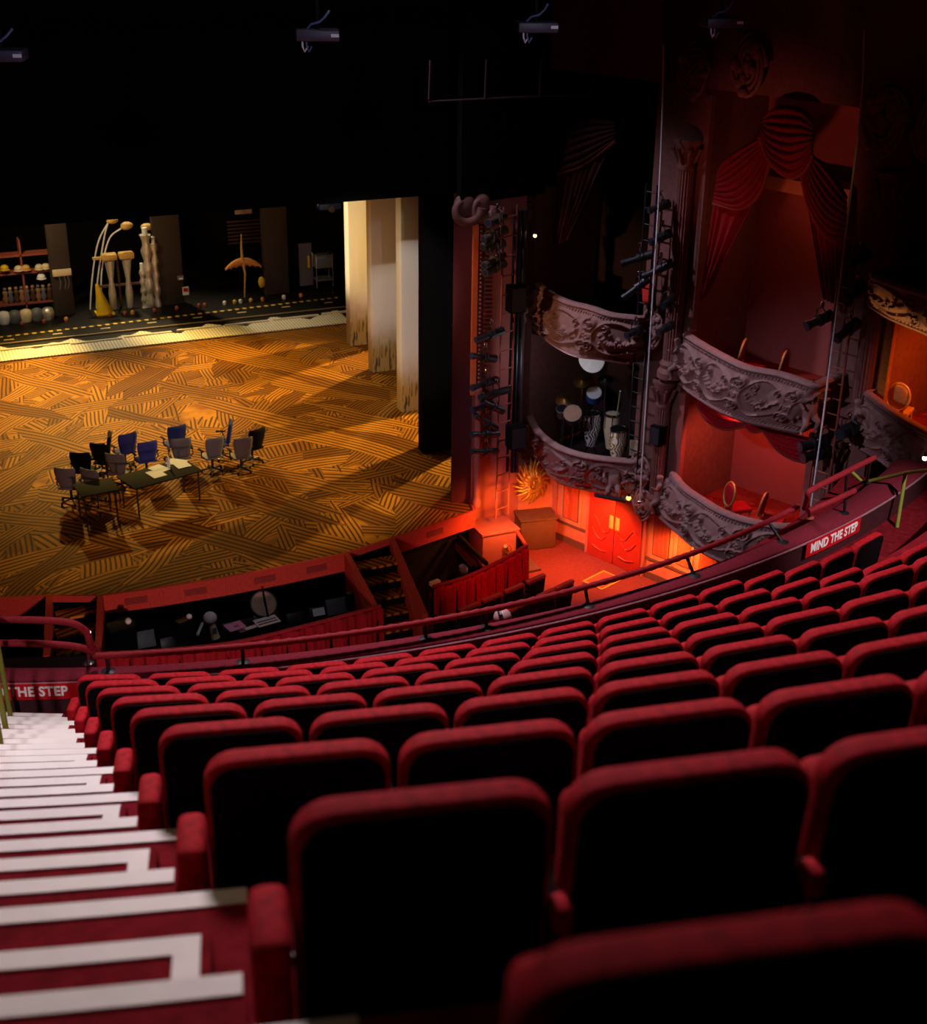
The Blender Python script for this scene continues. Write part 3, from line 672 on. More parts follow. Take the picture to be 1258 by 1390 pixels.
    for u in cherubs:
        i = int(u*(NU-1)); p = Vector(a[i]*.45+b[i]*.55); n_ = Vector(nrm[NV//2, i])
        o = bpy.data.objects.new('cherub', CHERUB); COL.objects.link(o); o.parent = t; o.location = p+n_*.16; o.rotation_euler = (0, 0, math.atan2(n_.y, n_.x)-PI/2); o.scale = (1.15, 1.15, 1.15)
    return t
b1u_rim = [(727, 379), (737, 390), (752, 400.6), (773, 410), (800, 416.5), (829, 426), (861, 430)]; b1u_bot = [(722.6, 438), (733, 451), (749, 464.5), (768, 476), (786.5, 483), (813, 486), (845, 491)]
b1l_rim = [(718.6, 563), (728, 581.6), (741, 595), (760, 607), (786.5, 616), (818.4, 621.5), (861, 625.5)]; b1l_bot = [(709, 603), (733, 629.5), (749, 645.5), (770.5, 657.5), (808, 665.4), (840, 673), (861, 680)]
b2u_rim = [(931, 453), (955, 468), (985, 484.6), (1015, 498), (1060, 507), (1096, 519)]; b2u_bot = [(925, 522), (949, 540), (979, 558), (1015, 571.7), (1048, 579), (1075, 585)]
b2l_rim = [(913, 642), (928, 660), (949, 675), (979, 693), (1015, 705.5), (1060, 713), (1087, 711.5)]; b2l_bot = [(898, 702.5), (919, 720.5), (940, 738.5), (970, 756.5), (1005, 768), (1045, 772), (1075, 768)]
b3l_rim = [(1177.5, 532.7), (1198.5, 549), (1225.6, 567), (1258, 585)]; b3l_bot = [(1168.5, 609), (1195.5, 624), (1219.5, 642), (1250, 657)]
b3u_rim = [(1185, 372), (1227, 387), (1262, 398)]; b3u_bot = [(1182, 414), (1212, 432), (1260, 452)]
balcony('carved balcony front of the dark upper box nearest the stage', b1u_rim, 4.5, b1u_bot, 3.5, 1, 1., (.06,))
balcony('carved balcony front of the lower box holding the drums', b1l_rim, 1.45, b1l_bot, .45, 2, 0., (.05, .86))
balcony('carved balcony front below the box with the great draped curtains', b2u_rim, 4.4, b2u_bot, 3.25, 3, 1., (.05, .84))
balcony('carved balcony front of the red lit lower box, over the stalls wall', b2l_rim, 1.4, b2l_bot, .4, 4, 0., (.05,))
balcony('carved balcony front of the glowing box at the right edge', b3l_rim, 4.25, b3l_bot, 3.15, 5, 6., (.07,))
balcony('gilded balcony front at the right edge above the glowing box', b3u_rim, 7.0, b3u_bot, 6.15, 6, 6., ())
# columns, capitals and bosses on the piers
def fluted(s, n, z0, z1, r_, label):
    t = thing('fluted_column', label, 'column', W(s, n, 0), WROT)
    m = MB(); k_ = 40; prof = [z0+.35, z1-.55]; vs = []
    for z in prof: vs += [(r_*(1-.12*(i % 2))*math.cos(2*PI*i/k_), r_*(1-.12*(i % 2))*math.sin(2*PI*i/k_), z) for i in range(k_)]
    m.add(vs, [(i, (i+1) % k_, k_+(i+1) % k_, k_+i) for i in range(k_)]); m.build('shaft', plaster_dk, t)
    MB().lathe([(r_*1.5, z0), (r_*1.5, z0+.12), (r_*1.15, z0+.2), (r_*1.3, z0+.28), (r_, z0+.36)], (0, 0, 0), 24).build('base', plaster_dk, t, smooth=.6)
    m = MB(); m.lathe([(r_, z1-.55), (r_*1.1, z1-.5), (r_*.95, z1-.45), (r_*1.1, z1-.2), (r_*1.6, z1-.05), (r_*1.6, z1)], (0, 0, 0), 24)
    for i in range(8):
        a = 2*PI*i/8; p = Vector((math.cos(a), math.sin(a), 0)); m.tube([p*r_*.95+Vector((0, 0, z1-.42)), p*r_*1.3+Vector((0, 0, z1-.3)), p*r_*1.65+Vector((0, 0, z1-.15)), p*r_*1.5+Vector((0, 0, z1-.22))], .035, 6)
    m.build('capital', plaster_dk, t, smooth=.8); return t
fluted(2.85, .12, 3.4, 8.0, .17, 'fluted column between the two upper boxes'); fluted(2.75, .12, .5, 3.3, .15, 'short fluted column between the two lower boxes')
fluted(6.95, .12, 3.3, 8.0, .17, 'fluted column left of the glowing right box'); fluted(-1.2, .12, .75, 6.2, .12, 'dark slender column left of the drum box')
fluted(6.55, .10, .5, 3.2, .15, 'short fluted column behind the right guard rail')
def boss(s, n, z, label, sc_=1.):
    t = thing('carved_boss', label, 'ornament', W(s, n, z), WROT); rng = random.Random(int(s*97+z*13)); m = MB()
    for q in range(26):
        a = rng.uniform(0, 2*PI); r_ = rng.uniform(0, .22)*sc_; m.ball((math.cos(a)*r_, -.05-rng.uniform(0, .10), math.sin(a)*r_*1.5), rng.uniform(.04, .08)*sc_, 8, (1, 1, rng.uniform(.8, 1.6)))
    for q in range(4):
        ph = q*PI/2; pts = [(sc_*.26*math.cos(ph+tt*5)*(1-.7*tt), -.10, sc_*.38*math.sin(ph+tt*5)*(1-.7*tt)) for tt in [i/16 for i in range(17)]]; m.tube(pts, .028*sc_, 6)
    m.build('carving', plaster, t, smooth=2); return t
boss(2.35, .12, 1.25, 'carved plaster corbel where the two lower boxes meet', 1.1); boss(2.5, .1, .55, 'carved plaster pendant under the corbel between the lower boxes', 1.)
boss(2.4, .12, 4.3, 'carved corbel between the two upper balcony fronts', 1.1); boss(2.85, .05, 9.2, 'dim carved cartouche high above the tall fluted column', 1.3); boss(6.7, .05, 8.8, 'dim carved cartouche right of the great curtains', 1.6); boss(4.0, .05, 9.4, 'dim carved spray at the top left of the great curtains', 1.4)
boss(7.6, .05, 8.7, 'dim round scroll carving at the right edge', 1.6)
# jamb strips of the lower box opening
struct(wbox(MB(), 3.06, 3.20, -.1, .03, .9, 3.1).build('trim_box_jamb', pilred)); struct(wbox(MB(), 6.0, 6.12, -.1, .03, .9, 3.1).build('trim_box_jamb', pilred))
struct(wbox(MB(), 3.06, 3.22, -.1, .03, 3.8, 8.8).build('trim_box_jamb', plaster_dk)); struct(wbox(MB(), 7.17, 7.32, -.1, .03, 3.6, 6.2).build('trim_box_jamb', gold))
# curtains of the upper boxes -------------------------------------------
def drape(T, B, name, parent, folds, amp, n0, along, m_=velvet_dk, fringe=True, lift=.0):
    """cloth between two traced edges; folds run parallel to the edges (swag) or from edge to edge (tail)"""
    NU, NV = 44, 60
    T_ = spline([onw(x, y, n0) for x, y in T], NU); B_ = spline([onw(x, y, n0+lift) for x, y in B], NU); nn = Vector((*WN, 0)); rows = []
    for j in range(NV):
        v = j/(NV-1); row = []
        for i in range(NU):
            u = i/(NU-1); p = T_[i].lerp(B_[i], v)
            if along: ph = v*folds*2*PI; e = math.sin(PI*u)**.6; o_ = amp*(abs(math.sin(ph/2))-.3)*(.35+.65*e)+.10*e*math.sin(PI*v)
            else: o_ = amp*math.sin(u*folds*2*PI+1.5*math.sin(u*9))*(.6+.4*v)
            row.append(p+nn*o_)
        rows.append(row)
    o = MB().grid(rows).build(name, m_, parent, smooth=2., solid=.012)
    if fringe: MB().tube([p+nn*.03 for p in rows[-1]], .035, 6).build('fringe', mat('fringe_red', (.22, .04, .02), .9, var=.5, scale=60), o, smooth=1.5)
    return o
cu = thing('draped_curtain', 'great red draped swag curtains of the upper box right of the fluted column', 'curtain')
drape([(968, 279), (985, 275), (1010, 262), (1030, 240), (1046, 226)], [(951, 408), (953, 406), (955, 404), (957, 402), (960, 399)], 'tail', cu, 7, .045, .10, False, fringe=False)
drape([(1090, 238), (1105, 290), (1120, 315), (1135, 325), (1150, 330)], [(1118, 405), (1123, 408), (1129, 411), (1136, 413), (1143, 414)], 'tail', cu, 7, .04, .10, False, fringe=False)
drape([(1032, 187), (1005, 201), (985, 216), (974, 233)], [(1046, 221), (1031, 262), (1005, 283), (968, 276)], 'swag', cu, 8, .09, .20, True)
drape([(1103, 211), (1120, 224), (1135, 243), (1150, 268)], [(1088, 238), (1099, 285), (1122, 322), (1149, 328)], 'swag', cu, 8, .09, .20, True)
drape([(1037, 160), (1050, 147), (1070, 143), (1090, 149), (1104, 166)], [(1031, 186), (1046, 222), (1072, 241), (1092, 232), (1104, 210)], 'swag', cu, 8, .10, .26, True)
cu = thing('draped_curtain', 'dim red drapes of the upper box nearest the stage', 'curtain')
drape([(757, 236), (775, 224), (800, 205), (832, 190)], [(752, 330), (757, 331), (763, 330), (770, 326)], 'tail', cu, 7, .05, .05, False, mat('shaded_drape', (.07, .006, .007), .85, var=.3), fringe=False)  # darker copy of the drape cloth, the weak light here being in its colour
drape([(775, 168), (800, 160), (835, 165)], [(757, 236), (790, 225), (836, 192)], 'swag', cu, 6, .08, .1, True, MATS['shaded_drape'])
cu = thing('box_valance', 'crimson swag valance along the top of the red lit lower box', 'curtain')
drape([(948, 545), (965, 556), (990, 568), (1016, 574)], [(948, 552), (962, 572), (985, 582), (1014, 577)], 'swag', cu, 5, .05, -.15, True, velvet)
drape([(1034, 580), (1055, 585), (1078, 590), (1098, 594)], [(1037, 584), (1056, 610), (1080, 624), (1098, 626)], 'swag', cu, 5, .05, -.15, True, velvet)
drape([(1012, 573), (1022, 577), (1036, 580)], [(1012, 576), (1023, 586), (1037, 583)], 'swag', cu, 3, .03, -.15, True, velvet)
# oval-backed box chairs
def oval_chair(label, loc, rz, frame=gold, back=None, group='oval-backed chairs in the boxes'):
    t = thing('oval_chair', label, 'chair', loc, rz, group); fr = MB()
    pts = [(.20*math.cos(a), .22-.04*math.sin(a), .76+.24*math.sin(a)) for a in [2*PI*i/28 for i in range(28)]]
    MB().tube(pts, .026, 8, closed=True).build('back_frame', frame, t, smooth=1.5)
    m = MB(); m.ball((0, .22, .76), 1, 20, (.185, .03, .225)); m.build('back_pad', back or velvet, t, smooth=2.)
    MB().box((0, 0, .45), (.42, .42, .09)).build('seat', back or velvet, t, bevel=.03, seg=3)
    for x in (-.17, .17):
        for y in (-.17, .19): MB().cyl((x*1.05, y*1.05, 0), (x, y, .42), .016, .024, 8).build('leg', frame, t, smooth=.8)
    for x in (-.12, .12): MB().cyl((x, .2, .45), (x*.9, .21, .56), .02).build('back_post', frame, t)
    return t
def box_chair(label, x, y, z, n, **k):
    P = onw(x, y, n); P.z = z; oval_chair(label, P, WROT+PI+k.pop('rz', 0), **k)
dgold = mat('dull_gilt', (.42, .20, .05), .45, .4, var=.3)
box_chair('left oval-backed chair in the red lit lower box', 1001, 695, .50, -.35, frame=dgold, rz=-.5)
box_chair('right oval-backed chair in the red lit lower box', 1048, 708, .50, -.3, frame=dgold, rz=-1.3)
box_chair('left oval-backed chair in the box with great curtains', 1022, 490, 3.42, -.3, frame=dgold, rz=-1.2)
box_chair('right oval-backed chair in the box with great curtains', 1077, 508, 3.42, -.25, frame=dgold, rz=-1.2)
box_chair('gold-framed oval chair in the glowing box at right edge', 1219, 565, 3.35, -.5, frame=mat('bright_gilt', (.85, .55, .10), .35, .3, var=.2), back=straw, rz=.2)
# lower wall: panels, dado, skirting, doors -----------------------------
def wall_panel(s0, s1, z0, z1, name, inner=damask):
    o = struct(wbox(MB(), s0, s1, 0, .02, z0, z1).build(name, frametan))
    m = MB(); e = .13*(s1-s0)
    wbox(m, s0+e, s1-e, .018, .032, z0+.12, z1-.12); m.build('line', brown, o)
    m = MB(); wbox(m, s0+e+.025, s1-e-.025, .03, .04, z0+.145, z1-.145); m.build('damask_panel', inner, o)
for s0, s1 in ((.12, .72), (2.62, 3.2), (3.26, 3.72), (3.8, 4.4), (4.5, 5.2)): wall_panel(s0, s1, -.72, .45, 'trim_wall_panel')
o = wbox(MB(), .0, .86, 0, .035, -.76, -.70); wbox(o, 2.55, 9, 0, .035, -.76, -.70); struct(o.build('trim_dado_rail', skirt))
o = wbox(MB(), .0, .86, 0, .03, -1.2, -1.05); wbox(o, 2.55, 9, 0, .03, -1.2, -1.05); struct(o.build('baseboard_right', skirt))
o = MB(); o.slab([(11.95, 23.83, -.72), (12.79, 23.69, -.72), (12.78, 23.66, -.72), (11.95, 23.80, -.72)], (0, 0, -.06)); struct(o.build('trim_dado_front', skirt))
struct(wbox(MB(), -.12, .02, -.05, .06, -1.2, .5).build('trim_corner_pilaster', pilred))
DS0, DS1, DZ = .98, 2.42, .62
dr = struct(wbox(MB(), DS0-.09, DS1+.09, 0, .05, -1.2, DZ).build('door_frame', pilred))
for a, b, sg in ((DS0, (DS0+DS1)/2-.006, 1), ((DS0+DS1)/2+.006, DS1, -1)):
    d = struct(wbox(MB(), a, b, .045, .08, -1.2, DZ-.07).build('door_leaf', doorred, bevel=.006)); mid = (a+b)/2; w = (b-a)*.36
    def curve(pts, nm='swirl_moulding', r_=.018):
        MB().tube(spline([W(mid+x*w*sg, .088, z) for x, z in pts], 30), r_, 6).build(nm, brass if nm == 'swirl_handle' else doorred, d, smooth=1.2)
    curve([(-1, -.28), (-.6, -.22), (-.2, -.36), (.3, -.52), (.8, -.48), (1, -.38)]); curve([(-.9, -.50), (-.4, -.66), (.1, -.72), (.6, -.60)]); curve([(-.8, -.92), (0, -.98), (.8, -.95)])
    o = wbox(MB(), (b-.13) if sg > 0 else a+.02, (b-.02) if sg > 0 else a+.13, .08, .09, -.36, -.06).build('push_plate', mat('lit_brass', (.75, .55, .18), .35, .5, var=.2), d)
struct(wbox(MB(), DS0-.1, DS1+.1, .0, .07, DZ-.06, DZ+.04).build('trim_door_head', pilred))
# ================================================================== LANTERNS, LADDERS, RODS
def spotlight(label, a, b, r_=.085, group='profile lanterns on the side booms', yoke=Vector((0, 0, .22)), body=None):
    a, b = Vector(a), Vector(b); d = b-a; L = d.length; t = thing('stage_lantern', label, 'spotlight', a, 0, group); u = d/L; bm_ = body or blackmetal
    m = MB(); m.cyl((0, 0, 0), u*L*.42, r_*1.25, r_*1.15, 14); m.cyl(u*L*.42, u*L*.50, r_*1.35, r_*1.35, 14); m.build('lamp_housing', bm_, t, smooth=.7)
    m = MB(); m.cyl(u*L*.50, u*L*.88, r_*.85, r_*.85, 14); m.cyl(u*L*.86, u*L, r_, r_*1.08, 14); m.build('lens_tube', bm_, t, smooth=.7)
    MB().cyl(u*(L*1.0), u*(L*1.004), r_*.85, None, 14).build('lens', mat('lens_glass', (.02, .025, .04), .25, var=.1, spec=.3), t)
    x = u.cross(Vector((0, 0, 1))); x = x.normalized() if x.length > .1 else Vector((1, 0, 0)); c = u*L*.42
    MB().tube([c+x*r_*1.5, c+x*r_*1.5+yoke*.7, c+yoke, c-x*r_*1.5+yoke*.7, c-x*r_*1.5], .012, 6).build('yoke', bm_, t)
    MB().cyl(c+yoke, c+yoke*1.25, .03, .03, 8).ball(c+yoke*1.3, .035, 8).build('clamp', chrome, t, smooth=1)
    return t
def P3(x, y, Yy): return aty(x, y, Yy)
warm = mat('warm_lit_metal', (.07, .045, .03), .45, var=.4, spec=.5)  # warm light on the upper lanterns, carried by their metal colour
Yb = 23.3
lan = [((684, 293), (662, 303)), ((686, 312), (656, 325)), ((683, 330), (662, 340)), ((682, 345), (657, 361)), ((684, 357), (658, 371)), ((672, 322), (655, 336))]
words = 'topmost,second,third,fourth,fifth,sixth'.split(',')
for i, (a, b) in enumerate(lan): spotlight(f'warm-lit lantern tilted down, {words[i]} of the upper cluster beside the proscenium ladder', P3(*a, Yb-.1*i % .3), P3(*b, Yb-.35), .075, 'upper lantern cluster at the proscenium', body=warm)
lan = [((682, 448), (646, 462)), ((672, 487), (640, 483)), ((674, 515), (640, 527)), ((689, 529), (651, 540)), ((668, 549), (640, 557)), ((682, 558), (655, 545)), ((673, 582), (645, 564)), ((676, 589), (640, 590)), ((674, 613), (640, 613))]
words = ['topmost', 'second', 'third', 'fourth', 'fifth', 'sixth', 'seventh', 'eighth', 'lowest']
for i, (a, b) in enumerate(lan): spotlight(f'bluish black lantern, {words[i]} of the lower stack on the proscenium ladder', P3(*a, Yb-.25), P3(*b, Yb-.45), .065, 'lower lantern stack at the proscenium')
def ladder(label, x0, y0, x1, y1, Yy, w=.32, n=16, onwall=False, cat_m=ladderred):
    a, b = (onw(x0, y0, Yy), onw(x1, y1, Yy)) if onwall else (aty(x0, y0, Yy), aty(x1, y1, Yy))
    b = Vector((a.x, a.y, b.z)); t = thing('boom_ladder', label, 'ladder'); dx = (Vector((*WD, 0)) if onwall else Vector((.95, .3, 0)))*w/2
    for sg in (-1, 1): MB().cyl(a+dx*sg, b+dx*sg, .022, None, 8).build('side_pipe', cat_m, t, smooth=.8)
    for i in range(n):
        p = a.lerp(b, (i+.5)/n); MB().cyl(p-dx, p+dx, .015, None, 8).build('rung', cat_m, t, smooth=.8)
    return t
ladder('rusty red boom ladder carrying lanterns beside the proscenium pilaster', 693, 280, 682, 700, 23.25, .36, 17)
ladder('red boom ladder behind the right wire rod', 1150, 380, 1110, 690, .35, .34, 15, True)
ladder('dark boom ladder beside the left wire rod', 885, 250, 862, 660, .30, .26, 20, True, blackmetal)
pp = thing('pipe_boom', 'group of tall black vertical pipes left of the drum box', 'pipes')
for x in (700, 706, 712): a = aty(x, 285, 23.4); b = aty(x-6, 640, 23.4); MB().cyl(a, (a.x, a.y, b.z), .05, None, 10).build('pipe', blackmetal, pp, smooth=.8)
for lab, x, y, w, h, Yy in (('black loudspeaker hanging on the pipes level with the upper balcony', 700, 405, .34, .55, 23.2), ('black loudspeaker on the pipes left of the drum balcony', 700, 592, .36, .5, 23.1)):
    P = aty(x, y, Yy); t = thing('loudspeaker', lab, 'loudspeaker', P); MB().box((0, 0, 0), (w, .3, h)).build('cabinet', flatblack, t, bevel=.02); MB().box((0, -.155, 0), (w*.86, .015, h*.88)).build('grille', mat('speaker_cloth', (.018, .016, .02), .9, var=.2, scale=80), t); MB().box((0, .18, 0), (.06, .1, .06)).build('bracket', blackmetal, t)
P = onw(893, 590, .25); t = thing('loudspeaker', 'small black loudspeaker on the pier between the lower boxes', 'loudspeaker', P, WROT); MB().box((0, 0, 0), (.26, .24, .4)).build('cabinet', flatblack, t, bevel=.015); MB().box((0, -.125, 0), (.22, .012, .35)).build('grille', MATS['speaker_cloth'], t)
lan = [((908, 276), (880, 286)), ((910, 316), (882, 329)), ((885, 345), (843, 358)), ((914, 356), (872, 376)), ((880, 378), (845, 405)), ((912, 405), (900, 416)), ((913, 440), (893, 452)), ((870, 447), (850, 456))]
words = ['topmost', 'second', 'third', 'fourth', 'fifth', 'sixth', 'seventh', 'lowest']
for i, (a, b) in enumerate(lan): spotlight(f'black lantern, {words[i]} on the boom beside the left wire rope', onw(*a, .35), onw(*b, .75), .07, 'lanterns at the left wire rod')
lan = [((1128, 427), (1094, 443)), ((1165, 437), (1134, 461)), ((1170, 386), (1150, 411)), ((1176, 345), (1152, 362)), ((1118, 600), (1085, 607)), ((1121, 614), (1089, 622)), ((1160, 580), (1140, 590))]
words = ['aimed left at curtain height', 'aimed left right of the wire rod', 'second from the top', 'topmost', 'upper of the pair by the valance', 'lower of the pair by the valance', 'low beside the ladder']
for i, (a, b) in enumerate(lan): spotlight(f'black lantern by the right wire rope, {words[i]}', onw(*a, .4), onw(*b, .85), .085 if i < 4 else .1, 'lanterns at the right wire rod')
def rod(label, pts, n):
    t = thing('wire_rod', label, 'wire rope'); P = [onw(x, y, n) for x, y in pts]
    MB().tube(P, .016, 8).build('rope', steel, t, smooth=1.5)
    m = MB(); e = P[-1]; m.ball(e, .05, 10); m.tube([e+Vector((-.08, 0, -.03)), e, e+Vector((.08, 0, -.03))], .02, 6); m.build('shackle', chrome, t, smooth=1.)
rod('long pale wire rope hanging beside the drum box, ending above the doors', [(900, 60), (899, 150), (897, 210), (893, 290), (884, 430), (876, 560), (868, 682)], .7)
rod('long pale wire rope hanging in front of the right boom ladder', [(1173, 40), (1171, 110), (1167, 160), (1157, 240), (1138, 400), (1118, 560), (1098, 708)], .9)
# lamps that burn
def lamp(label, P, r_, col, st, power=0, lcol=None, rad=.05):
    t = thing('wall_lamp', label, 'lamp', P); MB().ball((0, 0, 0), r_, 10).build('bulb', glow('glow_%g_%g_%g_%g' % (*col, st), col, st), t, smooth=2); MB().cyl((0, 0, r_*.8), (0, 0, r_*2.), r_*.6).build('holder', blackmetal, t)
    return t
lamp('tiny bright bulb on the pipes above the upper balcony', aty(726, 320, 23.3), .035, (1, .55, .15), 8)
lamp('small orange lamp under the drum box beside the doors', onw(853, 676, .45), .05, (1, .35, .05), 7)
lamp('small white lamp under the balcony at the right edge', same_d(1255, 622, 21.), .04, (1, .9, .7), 6)
t = thing('lamp_bar', 'short black bar with lamp mount under the drum box front', 'bar'); MB().cyl(onw(808, 672, .55), onw(848, 680, .55), .045).build('bar', blackmetal, t, smooth=.8); MB().cyl(onw(828, 672, .55), onw(828, 662, .5), .02).build('hanger', blackmetal, t)
# ================================================================== DRUM BOX
def conga(label, x, y, shell, head, r_=.17, h=.72, z=.57, n=.25, grp='conga drums in the box'):
    P = onw(x, y, n); t = thing('conga_drum', label, 'drum', (P.x, P.y, z), 0, grp)
    MB().lathe([(r_*.62, 0), (r_*.82, h*.25), (r_*1.08, h*.55), (r_*1.05, h*.8), (r_*.93, h)], (0, 0, 0), 24).build('shell', shell, t, smooth=1.)
    MB().lathe([(r_*.97, h-.05), (r_*1.03, h-.03), (r_*1.03, h+.01), (r_*.95, h+.015)], (0, 0, 0), 24, None, False).build('rim', chrome, t, smooth=.6)
    MB().lathe([(r_*.95, h), (r_*.5, h+.012), (.01, h+.014)], (0, 0, 0), 24).build('head', head, t, smooth=1)
    b = MB()
    for i in range(3): a = 2*PI*i/3; b.cyl((0, 0, .1), (.26*math.cos(a), .26*math.sin(a), .56-z), .014)
    b.build('stand', blackmetal, t)
    for i in range(6):
        a = 2*PI*i/6; p = Vector((math.cos(a), math.sin(a), 0)); MB().cyl(p*r_*1.08+Vector((0, 0, h*.62)), p*r_*1.04+Vector((0, 0, h-.02)), .009, None, 6).build('tuning_rod', chrome, t)
    return t
conga('conga drum with black and white patterned shell', 802, 600, drumbw, black, .18, .75, 1.0, -.6); conga('pale cream conga drum behind the gold one', 829, 598, cream, cream, .16, .80, 1.02, -.75)
conga('conga drum with gold scroll patterned shell', 838, 606, drumgold, black, .18, .74, .92, -.5)
def drum(label, x, y, z, n, r_, h, shell, head, tilt):
    P = onw(x, y, n); t = thing('kit_drum', label, 'drum', P, 0, 'drums and cymbals of the kit'); ax = Vector(tilt).normalized()
    MB().lathe([(r_, -h), (r_*1.02, -h*.5), (r_, 0)], (0, 0, 0), 24, ax).build('shell', shell, t, smooth=.8); MB().lathe([(r_*1.04, -.02), (r_*1.04, .012), (r_*.98, .012)], (0, 0, 0), 24, ax, False).build('hoop', grey, t, smooth=.6); MB().lathe([(r_*.98, .006), (.005, .008)], (0, 0, 0), 24, ax).build('head', head, t)
    MB().cyl(ax*-h, (0, 0, -.9), .015).build('stand', blackmetal, t); return t
drum('tan-headed drum tilted towards the house, left of the congas', 777, 561, 0, .1, .19, .25, wood, tan, (-.5, -.6, .75))
drum('small dark drum at the rail corner of the drum box', 763, 555, 0, -.1, .13, .2, wood, black, (-.3, -.3, 1)); drum('blue-shelled drum behind the congas', 806, 533, 0, -1.1, .17, .25, bluem, whiteglass, (-.3, -.5, .7))
def cymbal(label, x, y, n, r_, m_):
    P = onw(x, y, n); t = thing('cymbal', label, 'cymbal', P, 0, 'drums and cymbals of the kit'); ax = Vector((-.3, -.4, 1)).normalized(); MB().lathe([(r_, 0), (r_*.4, .025), (r_*.2, .05), (.01, .06)], (0, 0, 0), 24, ax).build('plate', m_, t, smooth=.8, solid=.004); MB().cyl((0, 0, 0), (0, 0, -1.1), .012).build('stand', chrome, t); return t
cymbal('gold cymbal at the left of the drum kit', 766, 543, -.4, .2, brass); cymbal('gold cymbal under the round white disc', 790, 518, -.8, .2, brass); cymbal('small silver cymbal behind the patterned conga', 822, 516, -.9, .16, chrome)
P = onw(803, 487, -.4); t = thing('gong', 'round white disc hanging half hidden below the upper balcony', 'gong', P); MB().lathe([(.30, -.012), (.305, 0), (.30, .012)], (0, 0, 0), 36, (-.8, -.6, .1)).build('disc', whiteglass, t, smooth=.6); MB().cyl((0, 0, .28), (0, 0, .7), .008).build('cord', black, t)
P = onw(860, 608, .2); t = thing('music_sheet', 'yellowish score sheet on a stand at the right end of the drum box', 'sheet', P, WROT+.5); MB().box((0, 0, 0), (.20, .012, .34)).build('page', cream, t); MB().cyl((0, .02, -.15), (0, .02, -.8), .012).build('stand', blackmetal, t)
P = onw(838, 545, -.3); t = thing('green_stick', 'thin pale green stick leaning behind the cream conga', 'stick', P); MB().cyl((0, 0, -.35), (.08, .05, .18), .014).build('shaft', mat('pale_green', (.35, .4, .15), .5), t); MB().ball((.08, .05, .2), .022, 8).build('tip', white, t)
t = thing('red_cloth', 'small bright red cloth lit on the pier above the upper balcony', 'cloth', onw(877, 397, .08), WROT)
m = MB(); m.grid([[Vector((-.12+.08*j+.01*i, -.02*math.sin(j*2), .22-.09*i)) for j in range(4)] for i in range(6)]); m.build('folds', mat('lit_red_cloth', (.75, .03, .02), .7), t, smooth=2, solid=.01)  # lit look of the cloth comes from its bright base colour
# ================================================================== STAGE FURNITURE
def aeron(label, x, y, rz, kind='mesh'):
    P = at(x, y, 0); t = thing('office_chair', label, 'chair', (P.x, P.y, 0), rz, 'office chairs on the stage'); t.scale = (.82, .82, .84)
    bmat = {'mesh': mesh_grey, 'blue': blue, 'black': black}[kind]; rows = []; rim = []
    for j in range(9):
        v = j/8; w = .27*(1-.55*(1-v)**2*.6)*(1 if v < .85 else 1-.5*(v-.85)); rows.append([Vector((w*(i/8*2-1), -.22-.10*v+.05*((i/8*2-1)**2), .50+.56*v)) for i in range(9)])
    o = MB().grid(rows).build('backrest', bmat, t, smooth=2., solid=.03 if kind == 'mesh' else .07)
    rim = rows[0]+[r_[-1] for r_ in rows[1:]]+rows[-1][::-1][1:]+[r_[0] for r_ in rows[::-1][1:-1]]
    MB().tube(rim, .018, 6, closed=True).build('back_rim', grey if kind == 'mesh' else bmat, t, smooth=1.5)
    MB().box((0, .02, .46), (.52, .48, .055)).build('seat', bmat, t, bevel=.025, seg=3)
    for sx in (-1, 1): a = MB().box((sx*.31, .02, .68), (.07, .28, .035)).build('armrest', black, t, bevel=.012); MB().tube([(sx*.31, -.02, .67), (sx*.33, -.06, .52), (sx*.22, -.08, .42)], .016, 6).build('arm_strut', black, a)
    MB().cyl((0, 0, .08), (0, 0, .44), .035).build('column', blackmetal, t, smooth=.8)
    b = MB()
    for i in range(5): a = 2*PI*i/5+.3; b.tube([(0, 0, .12), (.30*math.cos(a), .30*math.sin(a), .075)], .025, 6)
    b = b.build('star_base', blackmetal, t)
    for i in range(5): a = 2*PI*i/5+.3; MB().ball((.30*math.cos(a), .30*math.sin(a), .035), .035, 8).build('caster', black, b)
    return t
aeron('mesh office chair at the far left of the chairs on stage', 98, 682, -.5); aeron('mesh office chair left of the dark table, second from the left', 134, 684, -.8); aeron('mesh office chair in front of the two small blue chairs', 166, 662, -.6)
aeron('mesh office chair just right of the papers, under the blue-backed one', 247, 640, 2.9-PI+.15); aeron('mesh office chair between two mesh ones at the right of the table', 289, 640, .2); aeron('mesh office chair at the right end of the row on stage', 328, 640, .1)
aeron('small blue office chair behind the dark table, left of a second', 171, 634, .3, 'blue'); aeron('blue office chair behind the dark table, nearest the papers', 200, 645, .1, 'blue'); aeron('blue-backed office chair behind the mesh chair right of the papers', 238, 623, .2, 'blue')
aeron('dark blue office chair seen edge-on behind the right chairs', 302, 622, 1.3, 'blue'); aeron('black office chair with a narrow tall back, highest of the left cluster', 139, 640, 1.35, 'black'); aeron('black office chair between the left mesh chairs', 117, 660, -.4, 'black'); aeron('black office chair left of the front small blue chair', 146, 648, -.7, 'black')
aeron('black office chair at the right end behind the mesh chairs', 343, 628, .4, 'black')
